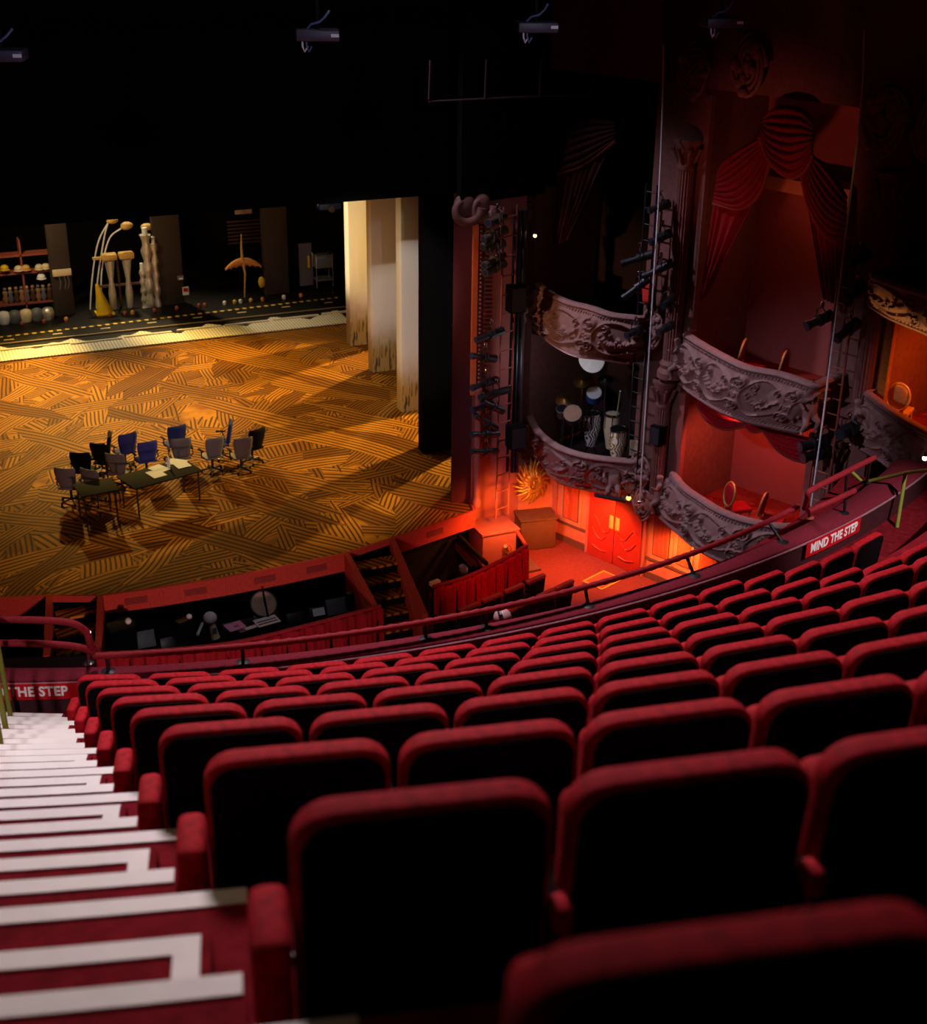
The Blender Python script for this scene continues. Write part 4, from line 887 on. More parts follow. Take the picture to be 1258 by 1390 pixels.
def table(label, a, b, d, z=.72):
    A_, B_ = at(*a, z), at(*b, z); c = (A_+B_)/2; L = (B_-A_).length; rz = math.atan2(B_.y-A_.y, B_.x-A_.x); t = thing('trestle_table', label, 'table', (c.x, c.y, 0), rz)
    MB().box((0, 0, z-.015), (L, d, .03)).build('top', black, t, bevel=.006)
    for x in (-1, 1):
        for y in (-1, 1): MB().cyl((x*(L/2-.08), y*(d/2-.08), 0), (x*(L/2-.08), y*(d/2-.08), z-.03), .02, None, 8).build('leg', blackmetal, t)
    return t, c, rz
t1, c1, r1 = table('black trestle table with white papers on the stage', (170, 655), (262, 630), .85)
table('dark trestle table among the chairs at the left, without papers', (104, 666), (156, 656), .70)
for i, (x, y, rz, lab) in enumerate(((216, 636, .5, 'white sheet left of the bottle on the black table'), (212, 643, .3, 'white sheet at the near edge of the black table'), (240, 627, .9, 'white sheet right of the bottle, rear of the pair'), (246, 630, .2, 'white sheet at the right end of the black table'))):
    P = at(x, y, .722+.004*i); tag(MB().box((0, 0, 0), (.30, .40, .003)).build('paper_sheet', paper, loc=P), lab, 'paper', 'papers on the stage table').rotation_euler = (0, 0, rz)
P = at(229, 634, .722); t = thing('water_bottle', 'small clear bottle standing among the papers', 'bottle', P); MB().lathe([(.035, 0), (.037, .15), (.015, .2), (.015, .23)], (0, 0, 0), 12).build('body', whiteglass, t, smooth=.8); MB().cyl((0, 0, .23), (0, 0, .25), .017).build('cap', white, t)
# ================================================================== UPSTAGE EDGE AND BACKSTAGE
m = MB(); top = []; rng = random.Random(3); n = 60; L0, L1 = at(-30, 496, 0), at(474, 437, 0)
rows = [[], []]
for i in range(n+1):
    x = L0.x+(L1.x-L0.x)*i/n; rows[0].append(Vector((x, 37.06, .03))); rows[1].append(Vector((x, 38.05+.22*math.sin(i*.55)+.12*math.sin(i*1.7+1), .05)))
tag(m.grid(rows).build('ribbed_strip', ribbed, solid=.03), 'white ribbed strip with ragged rear edge along the back of stage', 'strip')
edges = [(0, 474, 95, 468), (97, 468, 165, 459), (169, 458, 233, 451), (240, 449, 300, 443), (305, 442, 365, 436), (370, 435, 432, 428), (437, 427, 470, 423)]
for i, (x0, y0, x1, y1) in enumerate(edges):
    a, b = at(x0, y0, .06), at(x1, y1, .06); tag(MB().box(((a.x+b.x)/2, (a.y+b.y)/2, .07), (b.x-a.x, .09, .05)).build('edging_bar', mat('cream_bar', (.75, .68, .55), .5, var=.15)), f'pale edging bar behind the ribbed strip, {ORD[i]} from the left', 'bar', 'pale edging bars upstage')
a, b = at(-30, 472, .0), at(472, 417, .0); tag(MB().box(((a.x+b.x)/2, a.y*.5+b.y*.5, .03), (b.x-a.x, .06, .03), math.atan2(b.y-a.y, b.x-a.x)).build('metal_track', mat('dull_steel', (.45, .32, .18), .4, .5)), 'long thin metal track running parallel behind the edging bars', 'track')
a, b = at(-30, 461.5, 0), at(458, 404, 0); c = (a+b)/2; o = MB().box((0, 0, 0), ((b-a).length, .12, .008)).build('hazard_tape', hazard, loc=(c.x, c.y, .006)); o.rotation_euler = (0, 0, math.atan2(b.y-a.y, b.x-a.x)); tag(o, 'yellow and black hazard tape line across the upstage floor', 'tape')
for i, (x, y) in enumerate(((12, 461), (78, 453), (143, 445.5), (206, 438), (268, 431), (328, 424), (388, 416.5), (446, 410.5))):
    P = at(x, y, .004); tag(MB().box((0, 0, 0), (.28, .07, .005)).build('tape_mark', cream, loc=P), f'short pale tape mark in front of the hazard tape, {ORD[i]} from the left', 'tape', 'pale tape marks upstage')
YB = 41.5
def post_flat(label, x0, x1, ytop, ybot, Yy=41., col=mat('charcoal_flat', (.035, .022, .018), .8, var=.3)):
    P = aty(x0, ybot, Yy); Q = aty(x1, ybot, Yy); t = thing('masking_leg', label, 'scenery flat', (P.x, Yy, 0)); MB().box(((Q.x-P.x)/2, .15, 3.5), (Q.x-P.x, .3, 7)).build('face', col, t, bevel=.01)
    MB().box(((Q.x-P.x)/2, .5, .1), (Q.x-P.x, .5, .2)).build('foot', black, t)
post_flat('dark upright masking flat left of the lamp hoses', 77, 104, 300, 440); post_flat('broad dark masking flat beside the silver wrapped props', 216, 252, 290, 425); post_flat('dark masking flat right of the orange bird puppet', 361, 393, 275, 400)
sh = thing('prop_shelf', 'red prop shelves with helmets at the far left backstage', 'shelf'); a = aty(-10, 380, 42); b = aty(72, 372, 42)
ZHELM = aty(30, 365, 41.95).z-.14; ZMASK = aty(38, 406, 41.7).z-.21
for zz in (ZMASK, ZHELM, ZHELM+.55): MB().box(((a.x+b.x)/2, 42.2, zz), (b.x-a.x, .5, .05)).build('shelf_board', ladderred, sh)
for x in (a.x, (a.x+b.x)/2, b.x): MB().box((x, 42.2, 1.1), (.05, .5, 2.2)).build('upright', ladderred, sh)
for i, (x, y, m_) in enumerate(((6, 364, yellow), (25, 365, cream), (35, 364, straw), (53, 363, cream), (62, 362, cream), (56, 376, white))):
    P = aty(x, y, 41.95); t = thing('helmet', f'round prop helmet on the backstage shelves, {ORD[i]} from the left', 'helmet', P, 0, 'helmets on the backstage shelf'); MB().ball((0, 0, 0), .13, 12, (1, 1, .85)).build('dome', m_, t, smooth=2); MB().lathe([(.13, -.03), (.15, -.05), (.13, -.06)], (0, 0, 0), 16).build('brim', m_, t)
for i in range(9):
    x = 8+i*7.5; y = 408+3*math.sin(i*2)-x*.05; P = aty(x, y, 42.05); P.z = ZMASK+.225; t = thing('prop_mask', f'small dim figure prop on the low shelf, {ORD[i]} from the left', 'prop', P, 0, 'props on the low backstage shelf'); MB().lathe([(.05, -.2), (.10, -.05), (.06, .08), (.09, .16), (.03, .24)], (0, 0, 0), 10).build('body', (tan, grey, wood)[i % 3], t, smooth=1); MB().ball((0, -.02, .27), .06, 8).build('head', (grey, straw, tan)[i % 3], t, smooth=2)
for i in range(5):
    x = 5+i*15; P = aty(x, 430-x*.11, 40.8); tag(MB().lathe([(.16, 0), (.2, .2), (.15, .34), (.05, .38)], (0, 0, 0), 12).build('prop_bundle', (white, grey, cream, grey, silver)[i], loc=(P.x, P.y, 0), smooth=1), f'pale prop bundle on the floor before the shelves, {ORD[i]} from the left', 'prop', 'prop bundles on the backstage floor')
P = aty(84, 370, 40.96); t = thing('control_panel', 'pale switch panel with cables on the left masking flat', 'panel', P); MB().box((0, 0, 0), (.55, .08, .2)).build('case', cream, t, bevel=.01)
for x in (-.1, .05, .15): MB().tube([(x, -.05, -.1), (x+.03, -.06, -.3), (x-.02, -.05, -.5)], .012, 6).build('cable', grey, t)
for i, pts in enumerate(([(122, 432), (125, 380), (133, 330), (148, 300)], [(131, 432), (132, 385), (141, 325), (147, 301)], [(138, 428), (138, 370), (148, 325), (166, 309)])):
    t = thing('lamp_hose', f'tall curved pale hose with a lamp head backstage, {("leftmost", "middle", "rightmost")[i]} of three', 'hose', group='curved lamp hoses backstage'); P = spline([aty(x, y, 41.4) for x, y in pts], 24); MB().tube(P, .022, 8).build('hose', steel, t, smooth=1.5); MB().ball(P[-1]+Vector((.1, -.05, .02)), .12, 10, (1.4, 1, .7)).build('lamp_head', straw, t, smooth=2)
for i, (x, y) in enumerate(((172, 306), (199, 308))):
    P = aty(x, y, 41.4); t = thing('hanging_prop', f'straw coloured prop hanging above the gold trestle, {("left", "right")[i]} one', 'prop', P, 0, 'straw props hanging backstage'); MB().ball((0, 0, 0), .16, 12, (1.2, 1, .7)).build('body', straw, t, smooth=2); MB().cyl((0, 0, .1), (0, 0, .9), .008).build('cord', black, t)
gt = thing('prop_trestle', 'gold prop trestle with silver legs backstage, right of the hoses', 'prop', aty(164, 425, 41.2)); gt.location.z = 0
sc_ = 41.2/1800*1.1
for x in (-.30, .22): o = MB().lathe([(.10, 0), (.12, .5), (.07, .9), (.13, 1.35), (.16, 1.55)], (x+.1, 0, 0), 14).build('leg', silver, gt, smooth=1); MB().box((x+.1, 0, 1.66), (.46, .34, .2)).build('gold_pad', straw, o, bevel=.05)
MB().box((-.35, 0, 1.64), (.7, .08, .08)).build('crossbar', straw, gt); MB().box((.12, .1, .72), (1.3, .06, .07)).build('rail', wood, gt); MB().cyl((.06, .15, 0), (.06, .15, 1.6), .04).build('pole', wood, gt)
P = aty(142, 424, 40.8); co = thing('traffic_cone', 'bright yellow leaning cone left of the gold trestle', 'cone', (P.x, P.y, 0)); MB().lathe([(.24, .04), (.05, .95)], (0, 0, 0), 18).xf(Matrix.Rotation(-.16, 4, 'Y')).build('body', yellow, co, smooth=.8); MB().box((0, 0, .02), (.55, .55, .04)).build('base', yellow, co)
for i, (x, y, h, r_, lab) in enumerate(((205, 420, 2.3, .17, 'tall silver foil wrapped roll left of the dark flat'), (215, 418, 2.0, .12, 'thin silver foil roll touching the broad dark flat'), (197, 421, 1.2, .10, 'short silver foil roll beside the gold trestle'))):
    P = aty(x, y, 41.); t = thing('foil_roll', lab, 'prop', (P.x, P.y, 0), 0, 'silver foil rolls backstage'); m = MB(); m.lathe([(r_*(.8+.25*math.sin(k_*1.9+i)), h*k_/14) for k_ in range(15)], (0, 0, 0), 14); m.build('foil', silver, t, smooth=.9); MB().cyl((0, 0, h), (0, 0, h+.22), r_*.5).build('cap', white, t)
P = aty(331, 385, 41.); t = thing('bird_puppet', 'orange winged bird puppet on a stick backstage', 'puppet', (P.x, P.y, 0)); zc = aty(331, 355, 41.).z
for sg in (-1, 1):
    rows = []
    for i in range(17):
        a = i/16; zt = zc+.13-.30*a*a; zb_ = zc-.16-.02*math.sin(a*PI)-.10*a*a+.05*abs(math.sin(a*PI*3)); zb_ = min(zb_, zt-.02)
        rows.append([Vector((sg*(.03+.56*a), -.02-.05*math.sin(v*PI), zt+(zb_-zt)*v)) for v in (0, .25, .5, .75, 1)])
    MB().grid(rows).build('wing', orange, t, smooth=2, solid=.015)
MB().tube([(0, 0, 0.), (.06, 0, zc-.4), (-.02, -.04, zc+.1), (-.03, -.04, zc+.5), (0, 0, zc+.9)], .03, 8, rs=[.02, .035, .05, .03, .015]).build('body_stick', straw, t, smooth=1)
P = aty(355, 383, 40.9); t = thing('mask', 'yellow oval mask beside the right dark flat', 'mask', P); MB().ball((0, 0, 0), 1, 16, (.11, .07, .19)).build('face', yellow, t, smooth=2); MB().ball((0, -.06, -.02), .025, 8).build('nose', yellow, t)
dec = [(304, 399, white), (318, 401, yellow), (326, 400, white), (340, 399, straw), (356, 401, orange), (385, 399, white), (408, 396, orange), (276, 386, ladderred), (30, 440, ladderred), (60, 438, ladderred), (90, 436, orange), (170, 428, ladderred), (210, 424, ladderred), (240, 420, ladderred), (270, 415, ladderred), (150, 430, ladderred), (180, 425, orange)]
dec.sort()
for i, (x, y, m_) in enumerate(dec):
    P = aty(x, y, 40.4); P.z = max(P.z, .09); tag(MB().lathe([(.05, -.09), (.065, -.02), (.05, .02), (.015, .04)], (0, 0, 0), 10).build('floor_prop', m_, loc=(P.x, P.y, .09), smooth=1), f'small rounded prop behind the hazard tape, {ORD[i]} from the left', 'prop', 'small props behind the hazard tape')
P = aty(252, 395, 40.99); t = thing('notice', 'small white and red notice on the broad dark flat', 'notice', P); MB().box((0, 0, 0), (.20, .02, .26)).build('card', white, t); MB().box((0, -.012, .04), (.15, .006, .12)).build('red_field', signred, t)
P = aty(245, 377, 40.95); t = thing('switch_box', 'small grey box above the red notice', 'box', P); MB().box((0, 0, 0), (.2, .08, .14)).build('case', grey, t, bevel=.01); MB().box((0, -.045, -.02), (.12, .01, .05)).build('dial', white, t)
P = aty(416, 388, 41.3); t = thing('foil_curtain', 'pleated silver foil sheet left of the equipment trolley', 'prop', (P.x, P.y, 0)); m = MB(); h = aty(416, 330, 41.3).z; m.grid([[Vector((-.22+.44*j/20, .03*(-1)**j, .1+(h-.1)*i/8)) for j in range(21)] for i in range(9)]); m.build('sheet', mat('grey_foil', (.35, .36, .42), .4, .4, var=.3), t, solid=.01); MB().box((.1, -.06, h*.6), (.12, .02, .4)).build('tape', hazard, t)
P = aty(441, 385, 40.9); t = thing('equipment_trolley', 'grey wheeled equipment trolley right of the foil sheet', 'trolley', (P.x, P.y, 0)); MB().box((0, .2, .95), (.56, .45, .42)).build('upper_case', grey, t, bevel=.02); MB().box((0, -.03, 1.0), (.5, .02, .12)).build('face_plate', blueglass, t); MB().box((0, .2, .35), (.56, .45, .05)).build('lower_shelf', grey, t)
for x in (-.28, .28): MB().tube([(x, 0, .1), (x, 0, 1.2), (x, .4, 1.2), (x, .4, .1)], .016, 6).build('frame', chrome, t)
for x in (-.25, .25): MB().ball((x, 0, .06), .06, 8).build('wheel', black, t)
P = aty(446, 279, 41.); t = thing('winch', 'blue winch machine at the top left of the pale flats', 'machine', P); MB().box((0, 0, 0), (.75, .4, .2)).build('body', bluem, t, bevel=.04); m = MB(); m.lathe([(.11, -.05), (.11, .05), (.05, .06)], (.02, -.24, -.06), 16, (0, -1, 0)); m.build('wheel', grey, t, smooth=.6); MB().cyl((-.35, 0, 0), (-.35, 0, .35), .05).build('motor', chrome, t); MB().tube([(-.35, -.1, 0), (-.4, -.1, -.5), (-.6, -.1, -.9), (-.95, -.1, -1.05)], .014, 6).build('cable', black, t); MB().box((0, 0, .5), (.1, .1, 1)).build('hanger', black, t)
P = aty(330, 285, 43.); tag(MB().box((0, 0, 0), (.55, .1, .25)).build('ceiling_box', cream, loc=P), 'pale panel high up left of the right dark flat', 'panel')
t = thing('louvre', 'dim slatted frame behind the bird puppet', 'frame', aty(330, 300, 43.2))
for i in range(7): MB().box((0, 0, -.12*i), (1.1, .06, .05)).build('slat', wood, t)
MB().box((.75, 0, -.9), (.10, .08, 3)).build('post', grey, t)
# ================================================================== PIT CONTENTS
def stand(label, x, y, z, top, m_, w=.42, h=.32, grp='music desks in the pit'):
    P = pitp(x, y, z); z = P.z; t = thing('music_desk', label, 'music stand', P, 0, grp); MB().box((0, 0, 0), (w, .03, h), R=Matrix.Rotation(-.5, 3, 'X')).build('desk', m_, t, bevel=.01); MB().cyl((0, .02, -.1), (0, .02, -2.45-z), .02).build('pole', blackmetal, t)
    b = MB()
    for i in range(3): a = 2*PI*i/3; b.cyl((0, .02, -2.2-z), (.28*math.cos(a), .02+.28*math.sin(a), -2.44-z), .012)
    b.build('tripod', blackmetal, t)
    if top: MB().box((0, -.03, .04), (w*.7, .008, h*.6), R=Matrix.Rotation(-.5, 3, 'X')).build('page', top, t)
    return t
ZD = -1.0
def pitp(x, y, z=-1.0, ymax=21.95):
    z0 = z
    while True:
        P = at(x, y, z)
        if P.y < ymax or z > -.3: return P
        z += .02
stand('grey music desk at the left end of the main pit', 195, 868, ZD, None, grey); stand('small dark desk second from the left in the main pit', 229, 874, ZD, None, blackmetal, .3, .25); stand('grey music desk at the right end of the main pit', 457, 823, ZD, None, grey); stand('tall dark desk right of the tan drum', 402, 842, ZD, None, blackmetal, .35, .3); stand('dark desk with a small white card near the right of the pit', 432, 832, ZD, paper, blackmetal, .34, .25)
stand('desk with white score left of the right desks, below tan drum', 362, 845, ZD, None, blackmetal, .5, .36)
P = pitp(362, 843, ZD+.1, 21.75); t = thing('score', 'white open score on the desk below the tan drum', 'sheet music', P, .15); MB().box((0, 0, 0), (.46, .30, .012)).build('pages', paper, t); 
m = MB()
for y in (-.07, .02): m.box((0, y, .008), (.40, .03, .004))
m.build('printed_lines', black, t)
P = pitp(319, 850, ZD+.1, 21.7); t = thing('score', 'pink sheet lying in the main pit right of the microphone', 'sheet music', P, .2); MB().box((0, 0, 0), (.34, .30, .01)).build('pages', pinkp, t); MB().box((.02, -.02, .008), (.10, .08, .003)).build('print', mat('mauve_ink', (.4, .15, .35), .6), t)
P = pitp(337, 853, ZD+.1, 21.7); tag(MB().box((0, 0, 0), (.40, .10, .01), .25).build('paper_strip', paper, loc=P), 'white paper strip beside the pink sheet', 'paper')
stand('low desk carrying the pink sheet', 324, 853, ZD, None, blackmetal, .6, .3)
P = pitp(285, 839, ZD+.2); t = thing('microphone', 'white globe microphone with long cream body in the pit', 'microphone', P); MB().ball((0, 0, 0), .13, 16).build('globe', white, t, smooth=2); e = at(293, 866, ZD)-P; MB().cyl(e*.25, e, .065, .085, 10).build('body', cream, t, smooth=.8); MB().cyl(e, (e.x, e.y, -2.4-P.z), .02).build('stand', chrome, t)
MB().box(e*.6+Vector((0, -.08, .02)), (.08, .02, .12)).build('label_panel', grey, t)
P = pitp(356, 822, -1.2, 22.2); t = thing('bass_drum', 'tan bass drum standing behind a dark post in the main pit', 'drum', P); MB().lathe([(.25, -.14), (.26, .14)], (0, 0, 0), 32, (0, -.75, .66)).build('shell', wood, t, smooth=.6); MB().lathe([(.24, .145), (.01, .147)], (0, 0, 0), 32, (0, -.75, .66)).build('head', mat('worn_drumskin', (.45, .30, .20), .6, var=.35, scale=9), t); MB().lathe([(.25, .13), (.265, .14), (.265, .16), (.24, .16)], (0, 0, 0), 32, (0, -.75, .66), False).build('hoop', blackmetal, t); MB().box((.02, -.16, .14), (.035, .03, .56), R=Matrix.Rotation(-.6, 3, 'X')).build('post', black, t); MB().cyl((0, .05, -.3), (0, .05, -2.4-P.z), .03).build('stand', black, t)
for i, (a, b, lab) in enumerate((((268, 862), (275, 845), 'slim pale blue tube left of the microphone'), ((480, 805), (496, 828), 'blue grey tube at the right wall of the main pit'))):
    t = thing('tube', lab, 'tube', group='slim tubes in the pit'); A_, B_ = at(*a, ZD), at(*b, ZD+.1); MB().cyl(A_, B_, .03 if i == 0 else .06).build('body', blueglass if i else whiteglass, t, smooth=.8); MB().ball(B_, .04, 8).build('tip', chrome, t); MB().cyl(A_.lerp(B_, .5), (A_.lerp(B_, .5).x, A_.lerp(B_, .5).y, -2.45), .015).build('stand', blackmetal, t)
for i, (x, y, s_, m_, lab) in enumerate(((163, 858, .5, black, 'black equipment box at the left wall of the main pit'), (250, 846, .3, blackmetal, 'small black unit with pale knob in the main pit'), (478, 806, .26, blackmetal, 'angled grey screen at the right of the main pit'))):
    P = pitp(x, y, -1.1, 21.8); t = thing('equipment_case', lab, 'equipment', P); MB().box((0, 0, -.1), (s_, s_*.6, s_*1.2), .3).build('case', m_, t, bevel=.02); MB().ball((s_*.3, -s_*.2, s_*.5), .06, 10).build('knob', whiteglass if i < 2 else grey, t, smooth=2); MB().box((0, 0, -.9), (.1, .1, 1.)).build('stand', black, t)
P = pitp(174, 858, -1.); t = thing('reel', 'round pale glass disc beside the black box in the pit', 'disc', P); MB().lathe([(.11, -.02), (.13, 0), (.11, .02)], (0, 0, 0), 20, (.1, -.8, .5)).build('rim', blueglass, t); MB().cyl((0, 0, -.1), (0, 0, -1.4), .015).build('stand', blackmetal, t)
for i, (a, b, m_) in enumerate((((20, 853), (33, 842), mat('green_lit', (.4, .5, .2), .5)), ((14, 870), (24, 868), greenp), ((50, 870), (53, 846), greenp))):
    t = thing('pit_stand', f'thin green-lit stand in the left pit, {ORD[i]} from the left', 'stand', group='greenish stands in the left pit'); A_, B_ = at(*a, -.9), at(*b, -.8); MB().cyl(A_, B_, .025).build('pole', m_, t); MB().cyl(A_, (A_.x, A_.y, -2.45), .015).build('leg', blackmetal, t)  # green light on the stands is put into the pole colours
# right pit
t = thing('folded_board', 'dark red board leaning in the right pit by the plinth', 'board'); m = MB(); m.slab([at(612, 737, -.9), at(622, 729, -.6), at(650, 762, -.6), at(640, 768, -.9)], (0, .05, -.05)); m.build('face', plaster_dk, t); MB().cyl(at(623, 728, -.5), at(660, 765, -.45), .05).build('bar', black, t)
for i, (x, y, m_, lab) in enumerate(((668, 744, blackmetal, 'dark bent lantern at the right end of the right pit'), (688, 745, brass, 'brass fitting in the corner of the right pit'), (628, 772, blueglass, 'bluish unit in the middle of the right pit'))):
    P = at(x, y, -.8); t = thing('pit_lantern', lab, 'lantern', P); MB().lathe([(.05, -.2), (.10, -.05), (.09, .05), (.04, .12)], (0, 0, 0), 14, (-.5, -.4, .8)).build('housing', m_, t, smooth=.8); MB().cyl((0, 0, 0), (0, 0, -1.6), .02).build('pole', blackmetal, t)
P = at(582, 689+103, -.35); t = thing('desk_lamp', 'small cream desk light at the left end of the short pit curtain', 'lamp', at(590, 791, -.15)); MB().box((0, 0, 0), (.22, .10, .08), .3).build('shade', cream, t, bevel=.01); MB().cyl((0, 0, -.05), (0, .1, -.7), .012).build('arm', blackmetal, t)
t = thing('stool', 'small red stool at the left end of the short pit curtain', 'stool', at(596, 842, -1.2)); MB().box((0, 0, .55), (.34, .3, .08)).build('seat', velvet, t, bevel=.02)
for x in (-.13, .13):
    for y in (-.1, .1): MB().cyl((x, y, 0), (x, y, .5), .018).build('leg', blackmetal, t)
P = at(680, 843, 5.9); t = thing('globe_lamp', 'pale round lamp with metal band under the parapet rail', 'lamp', same_d(682, 838, 12.2)); MB().ball((0, 0, 0), .085, 16).build('globe', mat('pink_globe', (.55, .30, .32), .35, var=.1), t, smooth=2); MB().lathe([(.088, -.02), (.09, 0), (.088, .02)], (0, 0, 0), 20, (.7, -.3, .3)).build('band', chrome, t)
MB().tube([(0, 0, -.07), (-.02, -.1, -.14), (-.05, -.25, -.16)], .014, 8).build('bracket', blackmetal, t, smooth=1.)
# ================================================================== CEILING GEAR
def projector(label, x, y, rz, Yy=13.):
    P = aty(x, y, Yy); t = thing('projector', label, 'projector', P, rz, 'units hung from the front bar'); MB().box((0, 0, 0), (.42, .30, .10)).build('case', mat('dark_violet_case', (.05, .045, .07), .5, var=.1), t, bevel=.015); MB().box((.165, -.153, .005), (.075, .01, .03)).build('badge', white, t)
    for sx in (-.15, -.11): MB().tube([(sx, -.1, -.05), (sx, -.11, -.10), (sx+.02, -.11, -.15), (sx+.05, -.1, -.1)], .010, 6).build('cable', white if sx < -.12 else blueglass, t)
    MB().tube([(-.10, 0, .05), (-.06, -.05, .10), (.02, -.06, .12), (.08, -.04, .17), (.12, 0, .22)], .012, 6).build('loop_cable', blueglass, t, smooth=1.)
    MB().cyl((0, 0, .05), (0, 0, .75), .02).build('hanger', black, t); return t
projector('dark projector hung highest, left of centre, with blue looped cable', 431, 47, -.30); projector('dark projector hung above the stage, between two others', 727, 36, -.25); projector('dark projector with dangling cables, nearest the great curtains', 978, 30, -.2); projector('dark projector cut by the left edge of the view', 2, 74, -.3)
bar = MB().cyl((-4, 13, 11.75), (14, 13, 11.75), .03); tag(bar.build('lighting_bar', black), 'long black bar carrying the hung projectors', 'bar')
# dim grid frame behind the proscenium top
t = thing('gantry', 'dim red railed gantry high on the dark header', 'gantry')
MB().tube([aty(582, 138, 23.15), aty(700, 132, 23.15), aty(802, 129, 23.15)], .02, 6).build('rail', mat('dim_rail', (.05, .014, .01), .6, var=.3), t)
for x in (582, 658, 732, 802): MB().cyl(aty(x, 135-(x-582)*.03, 23.15), aty(x+2, 82-(x-582)*.02, 23.15), .018).build('post', mat('dim_rail', (.05, .014, .01), .6, var=.3), t)
# ================================================================== LIGHT
def spot(name, loc, tgt, col, power, size, blend=.4, rad=.15):
    l = bpy.data.lights.new(name, 'SPOT'); l.energy = power; l.color = col; l.spot_size = math.radians(size); l.spot_blend = blend; l.shadow_soft_size = rad
    o = bpy.data.objects.new(name, l); COL.objects.link(o); o.location = loc; o.rotation_euler = (Vector(tgt)-Vector(loc)).to_track_quat('-Z', 'Y').to_euler(); return o
def area(name, loc, tgt, col, power, sx, sy=None):
    l = bpy.data.lights.new(name, 'AREA'); l.energy = power; l.color = col; l.shape = 'RECTANGLE'; l.size = sx; l.size_y = sy or sx
    o = bpy.data.objects.new(name, l); COL.objects.link(o); o.location = loc; o.rotation_euler = (Vector(tgt)-Vector(loc)).to_track_quat('-Z', 'Y').to_euler(); return o
def point(name, loc, col, power, rad=.1):
    l = bpy.data.lights.new(name, 'POINT'); l.energy = power; l.color = col; l.shadow_soft_size = rad; o = bpy.data.objects.new(name, l); COL.objects.link(o); o.location = loc; return o
AMB = (1, .64, .15)
def down(name, P, col, power, size, dirv=(0, 0, -1)): return spot(name, P, Vector(P)+Vector(dirv), col, power, size, .7, .12)
spot('upstage_wash', (4.5, 42.5, 8.6), (5.0, 34.6, 0), AMB, 13500, 58, .9, .3)
spot('wing_lamp_upstage', (17, 36.6, 4.6), (6, 31.2, 0), AMB, 6500, 50, .6, .1)
spot('wing_lamp_downstage', (17, 29.95, 5.2), (8.5, 26.9, 0), AMB, 4600, 40, .5, .08)
spot('strip_fill', (7.5, 44.5, 8.8), (7.5, 37.3, 0), (1, .80, .45), 2600, 60, .8, .2)  # added spot that brightens the ribbed strip
spot('flat_light', (-2, 32.5, 7.2), (12, 35, 3.2), (1, .80, .46), 13000, 15, .7, .2)
spot('flat_edge_light', (-3, 29.8, 6.0), (11.5, 30.2, 2.5), (1, .74, .36), 2600, 26, .8, .2)
spot('front_of_house_lamp', (.5, 9, 13.4), (12.3, 31, 1.2), (.95, .88, .86), 8500, 11, .5, .1)
spot('front_of_house_lamp', (2.0, 9, 13.4), (5.3, 27.4, .6), (1, .93, .92), 1500, 7, .8, .1)
spot('pool_light', (9.5, 27.5, 6.2), (8.45, 24.5, 0), AMB, 700, 24, 1., .2)
area('stage_wash', (4.5, 30, 9), (4.5, 29, 0), (1, .60, .16), 75, 8, 6)
spot('backstage_lamp', (2.5, 38.6, 5.4), (6.5, 42, 1), (1, .78, .42), 650, 90, .9, .2)
spot('house_light', (3.5, 13.5, 17.5), (4.2, 5.2, 7.5), (1, .80, .84), 7600, 64, .7, 1.)
spot('aisle_light', (-.8, 9.5, 15.5), (-.1, 5.6, 7.6), (.78, .90, 1), 360, 26, .9, .2)
spot('aisle_lamp_near', (-1.2, 3.4, 12.6), (-.1, 2.5, 9.3), (1, .80, .50), 38, 55, .9, .1)
spot('sign_fill', (-2.5, -4, 15.5), at(50, 935, 6.), (1, .88, .88), 4200, 7, .8, .2)  # fill added from above and behind the seats for the left sign
spot('sign_fill', (9, -1, 17), at(1165, 690, 6.1), (1, .88, .88), 9000, 12, .8, .2)  # second added fill, for the right sign
spot('box_light', (5.5, 22.8, 14.5), (13.9, 20.2, 2.0), (.80, .76, 1), 3600, 38, .9, .3)
spot('box_fill_low', (4, 18.5, 8.2), (12.6, 23.2, .9), (.82, .74, 1), 1300, 24, .9, .3)  # added fill for the front shadowed by the upper balcony
spot('box_fill_low', (3, 14, 9), (14.6, 18.6, 2.6), (.82, .76, 1), 1500, 28, .9, .3)  # another added fill, evening out the fronts farther right
spot('box_spill', (-5, 15, 7.5), (12.4, 24.0, 4.2), (1, .52, .24), 3600, 13, .9, .2)  # added amber spot across the house, standing in for stage spill
spot('pit_front_fill', (3.2, 11, 1.2), (4.2, 22.2, -.1), (1, .44, .38), 1700, 58, .9, .3)  # unseen spot added to brighten the stage edge above the pit
spot('pit_fill', (5, 18, 7), (5.2, 21.4, -1), (.85, .85, 1), 170, 38, .9, .2)  # fill added so the pit contents show
spot('gear_fill', (4, -1, 14), (4.5, 13, 11.0), (.72, .74, 1), 1500, 36, .6, .3)  # spot added to make the hung projectors visible
RED = (1, .20, .035)
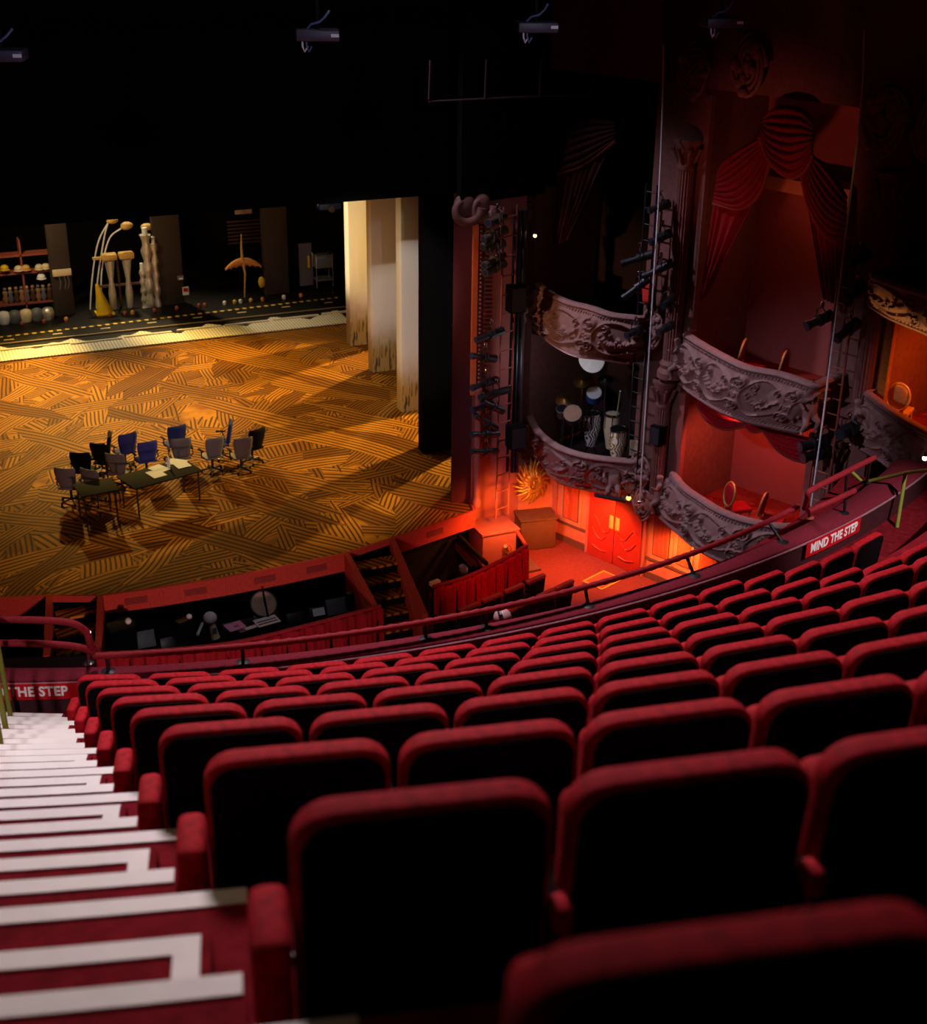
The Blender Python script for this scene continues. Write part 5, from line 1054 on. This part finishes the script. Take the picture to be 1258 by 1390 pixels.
down('stalls_lamp', W(1.55, .95, .30), RED, 300, 150, (.35, .25, -1)); down('stalls_lamp', W(.7, 2.0, .5), (1, .27, .04), 230, 150, (.1, .5, -1)); down('stalls_lamp', W(3.5, .7, .05), (1, .27, .05), 200, 150, (.5, .2, -1))
spot('stalls_red', (8.5, 15, 4.8), (10.9, 22.2, -.8), (1, .15, .08), 1700, 30, .9, .3)
down('box_lamp', W(4.3, -.4, 2.95), (1, .16, .09), 150, 160, (.15, .1, -1))
down('box_lamp', W(8.8, -.5, 5.85), (1, .16, .015), 230, 160, (.2, .1, -1))
point('drum_box_fill', W(.5, .75, 3.0), (.80, .84, 1), 13, .1)  # point light added in front of the disc and drums
down('rim_fill', W(4.6, .15, 5.7), (1, .15, .08), 40, 105)  # small red spot added to make the plush rim glow
spot('gilt_fill', W(8.9, 3.0, 4.6), W(8.7, 1.7, 6.6), (1, .55, .15), 110, 60, .8, .1)  # amber spot added to brighten the carving at the right edge
point('curtain_box_lamp', W(4.6, -.9, 6.4), (1, .3, .12), 7, .1)
spot('curtain_light', (8.5, 17, 4.2), (14.4, 19.4, 7.4), (1, .24, .16), 380, 32, .8, .2)
w = bpy.data.worlds.new('house_dark'); sc.world = w; w.use_nodes = True; w.node_tree.nodes['Background'].inputs[0].default_value = (.6, .35, .4, 1); w.node_tree.nodes['Background'].inputs[1].default_value = .0015
# ================================================================== CAMERA
cam = bpy.data.cameras.new('camera'); co_ = bpy.data.objects.new('camera', cam); COL.objects.link(co_)
M3 = Matrix(((_r[0], _u[0], -_f[0]), (_r[1], _u[1], -_f[1]), (_r[2], _u[2], -_f[2])))
co_.matrix_world = Matrix.Translation(Vector(CAM)) @ M3.to_4x4()
cam.sensor_fit = 'HORIZONTAL'; cam.sensor_width = 36; cam.lens = F/1258*36; cam.shift_y = -45/1258; cam.clip_start = .05; cam.clip_end = 200
cam.dof.use_dof = True; cam.dof.focus_distance = 15.; cam.dof.aperture_fstop = 2.8
sc.camera = co_
sc.view_settings.view_transform = 'Standard'; sc.view_settings.look = 'None'; sc.view_settings.gamma = 1; sc.view_settings.exposure = 0; sc.view_settings.use_curve_mapping = False
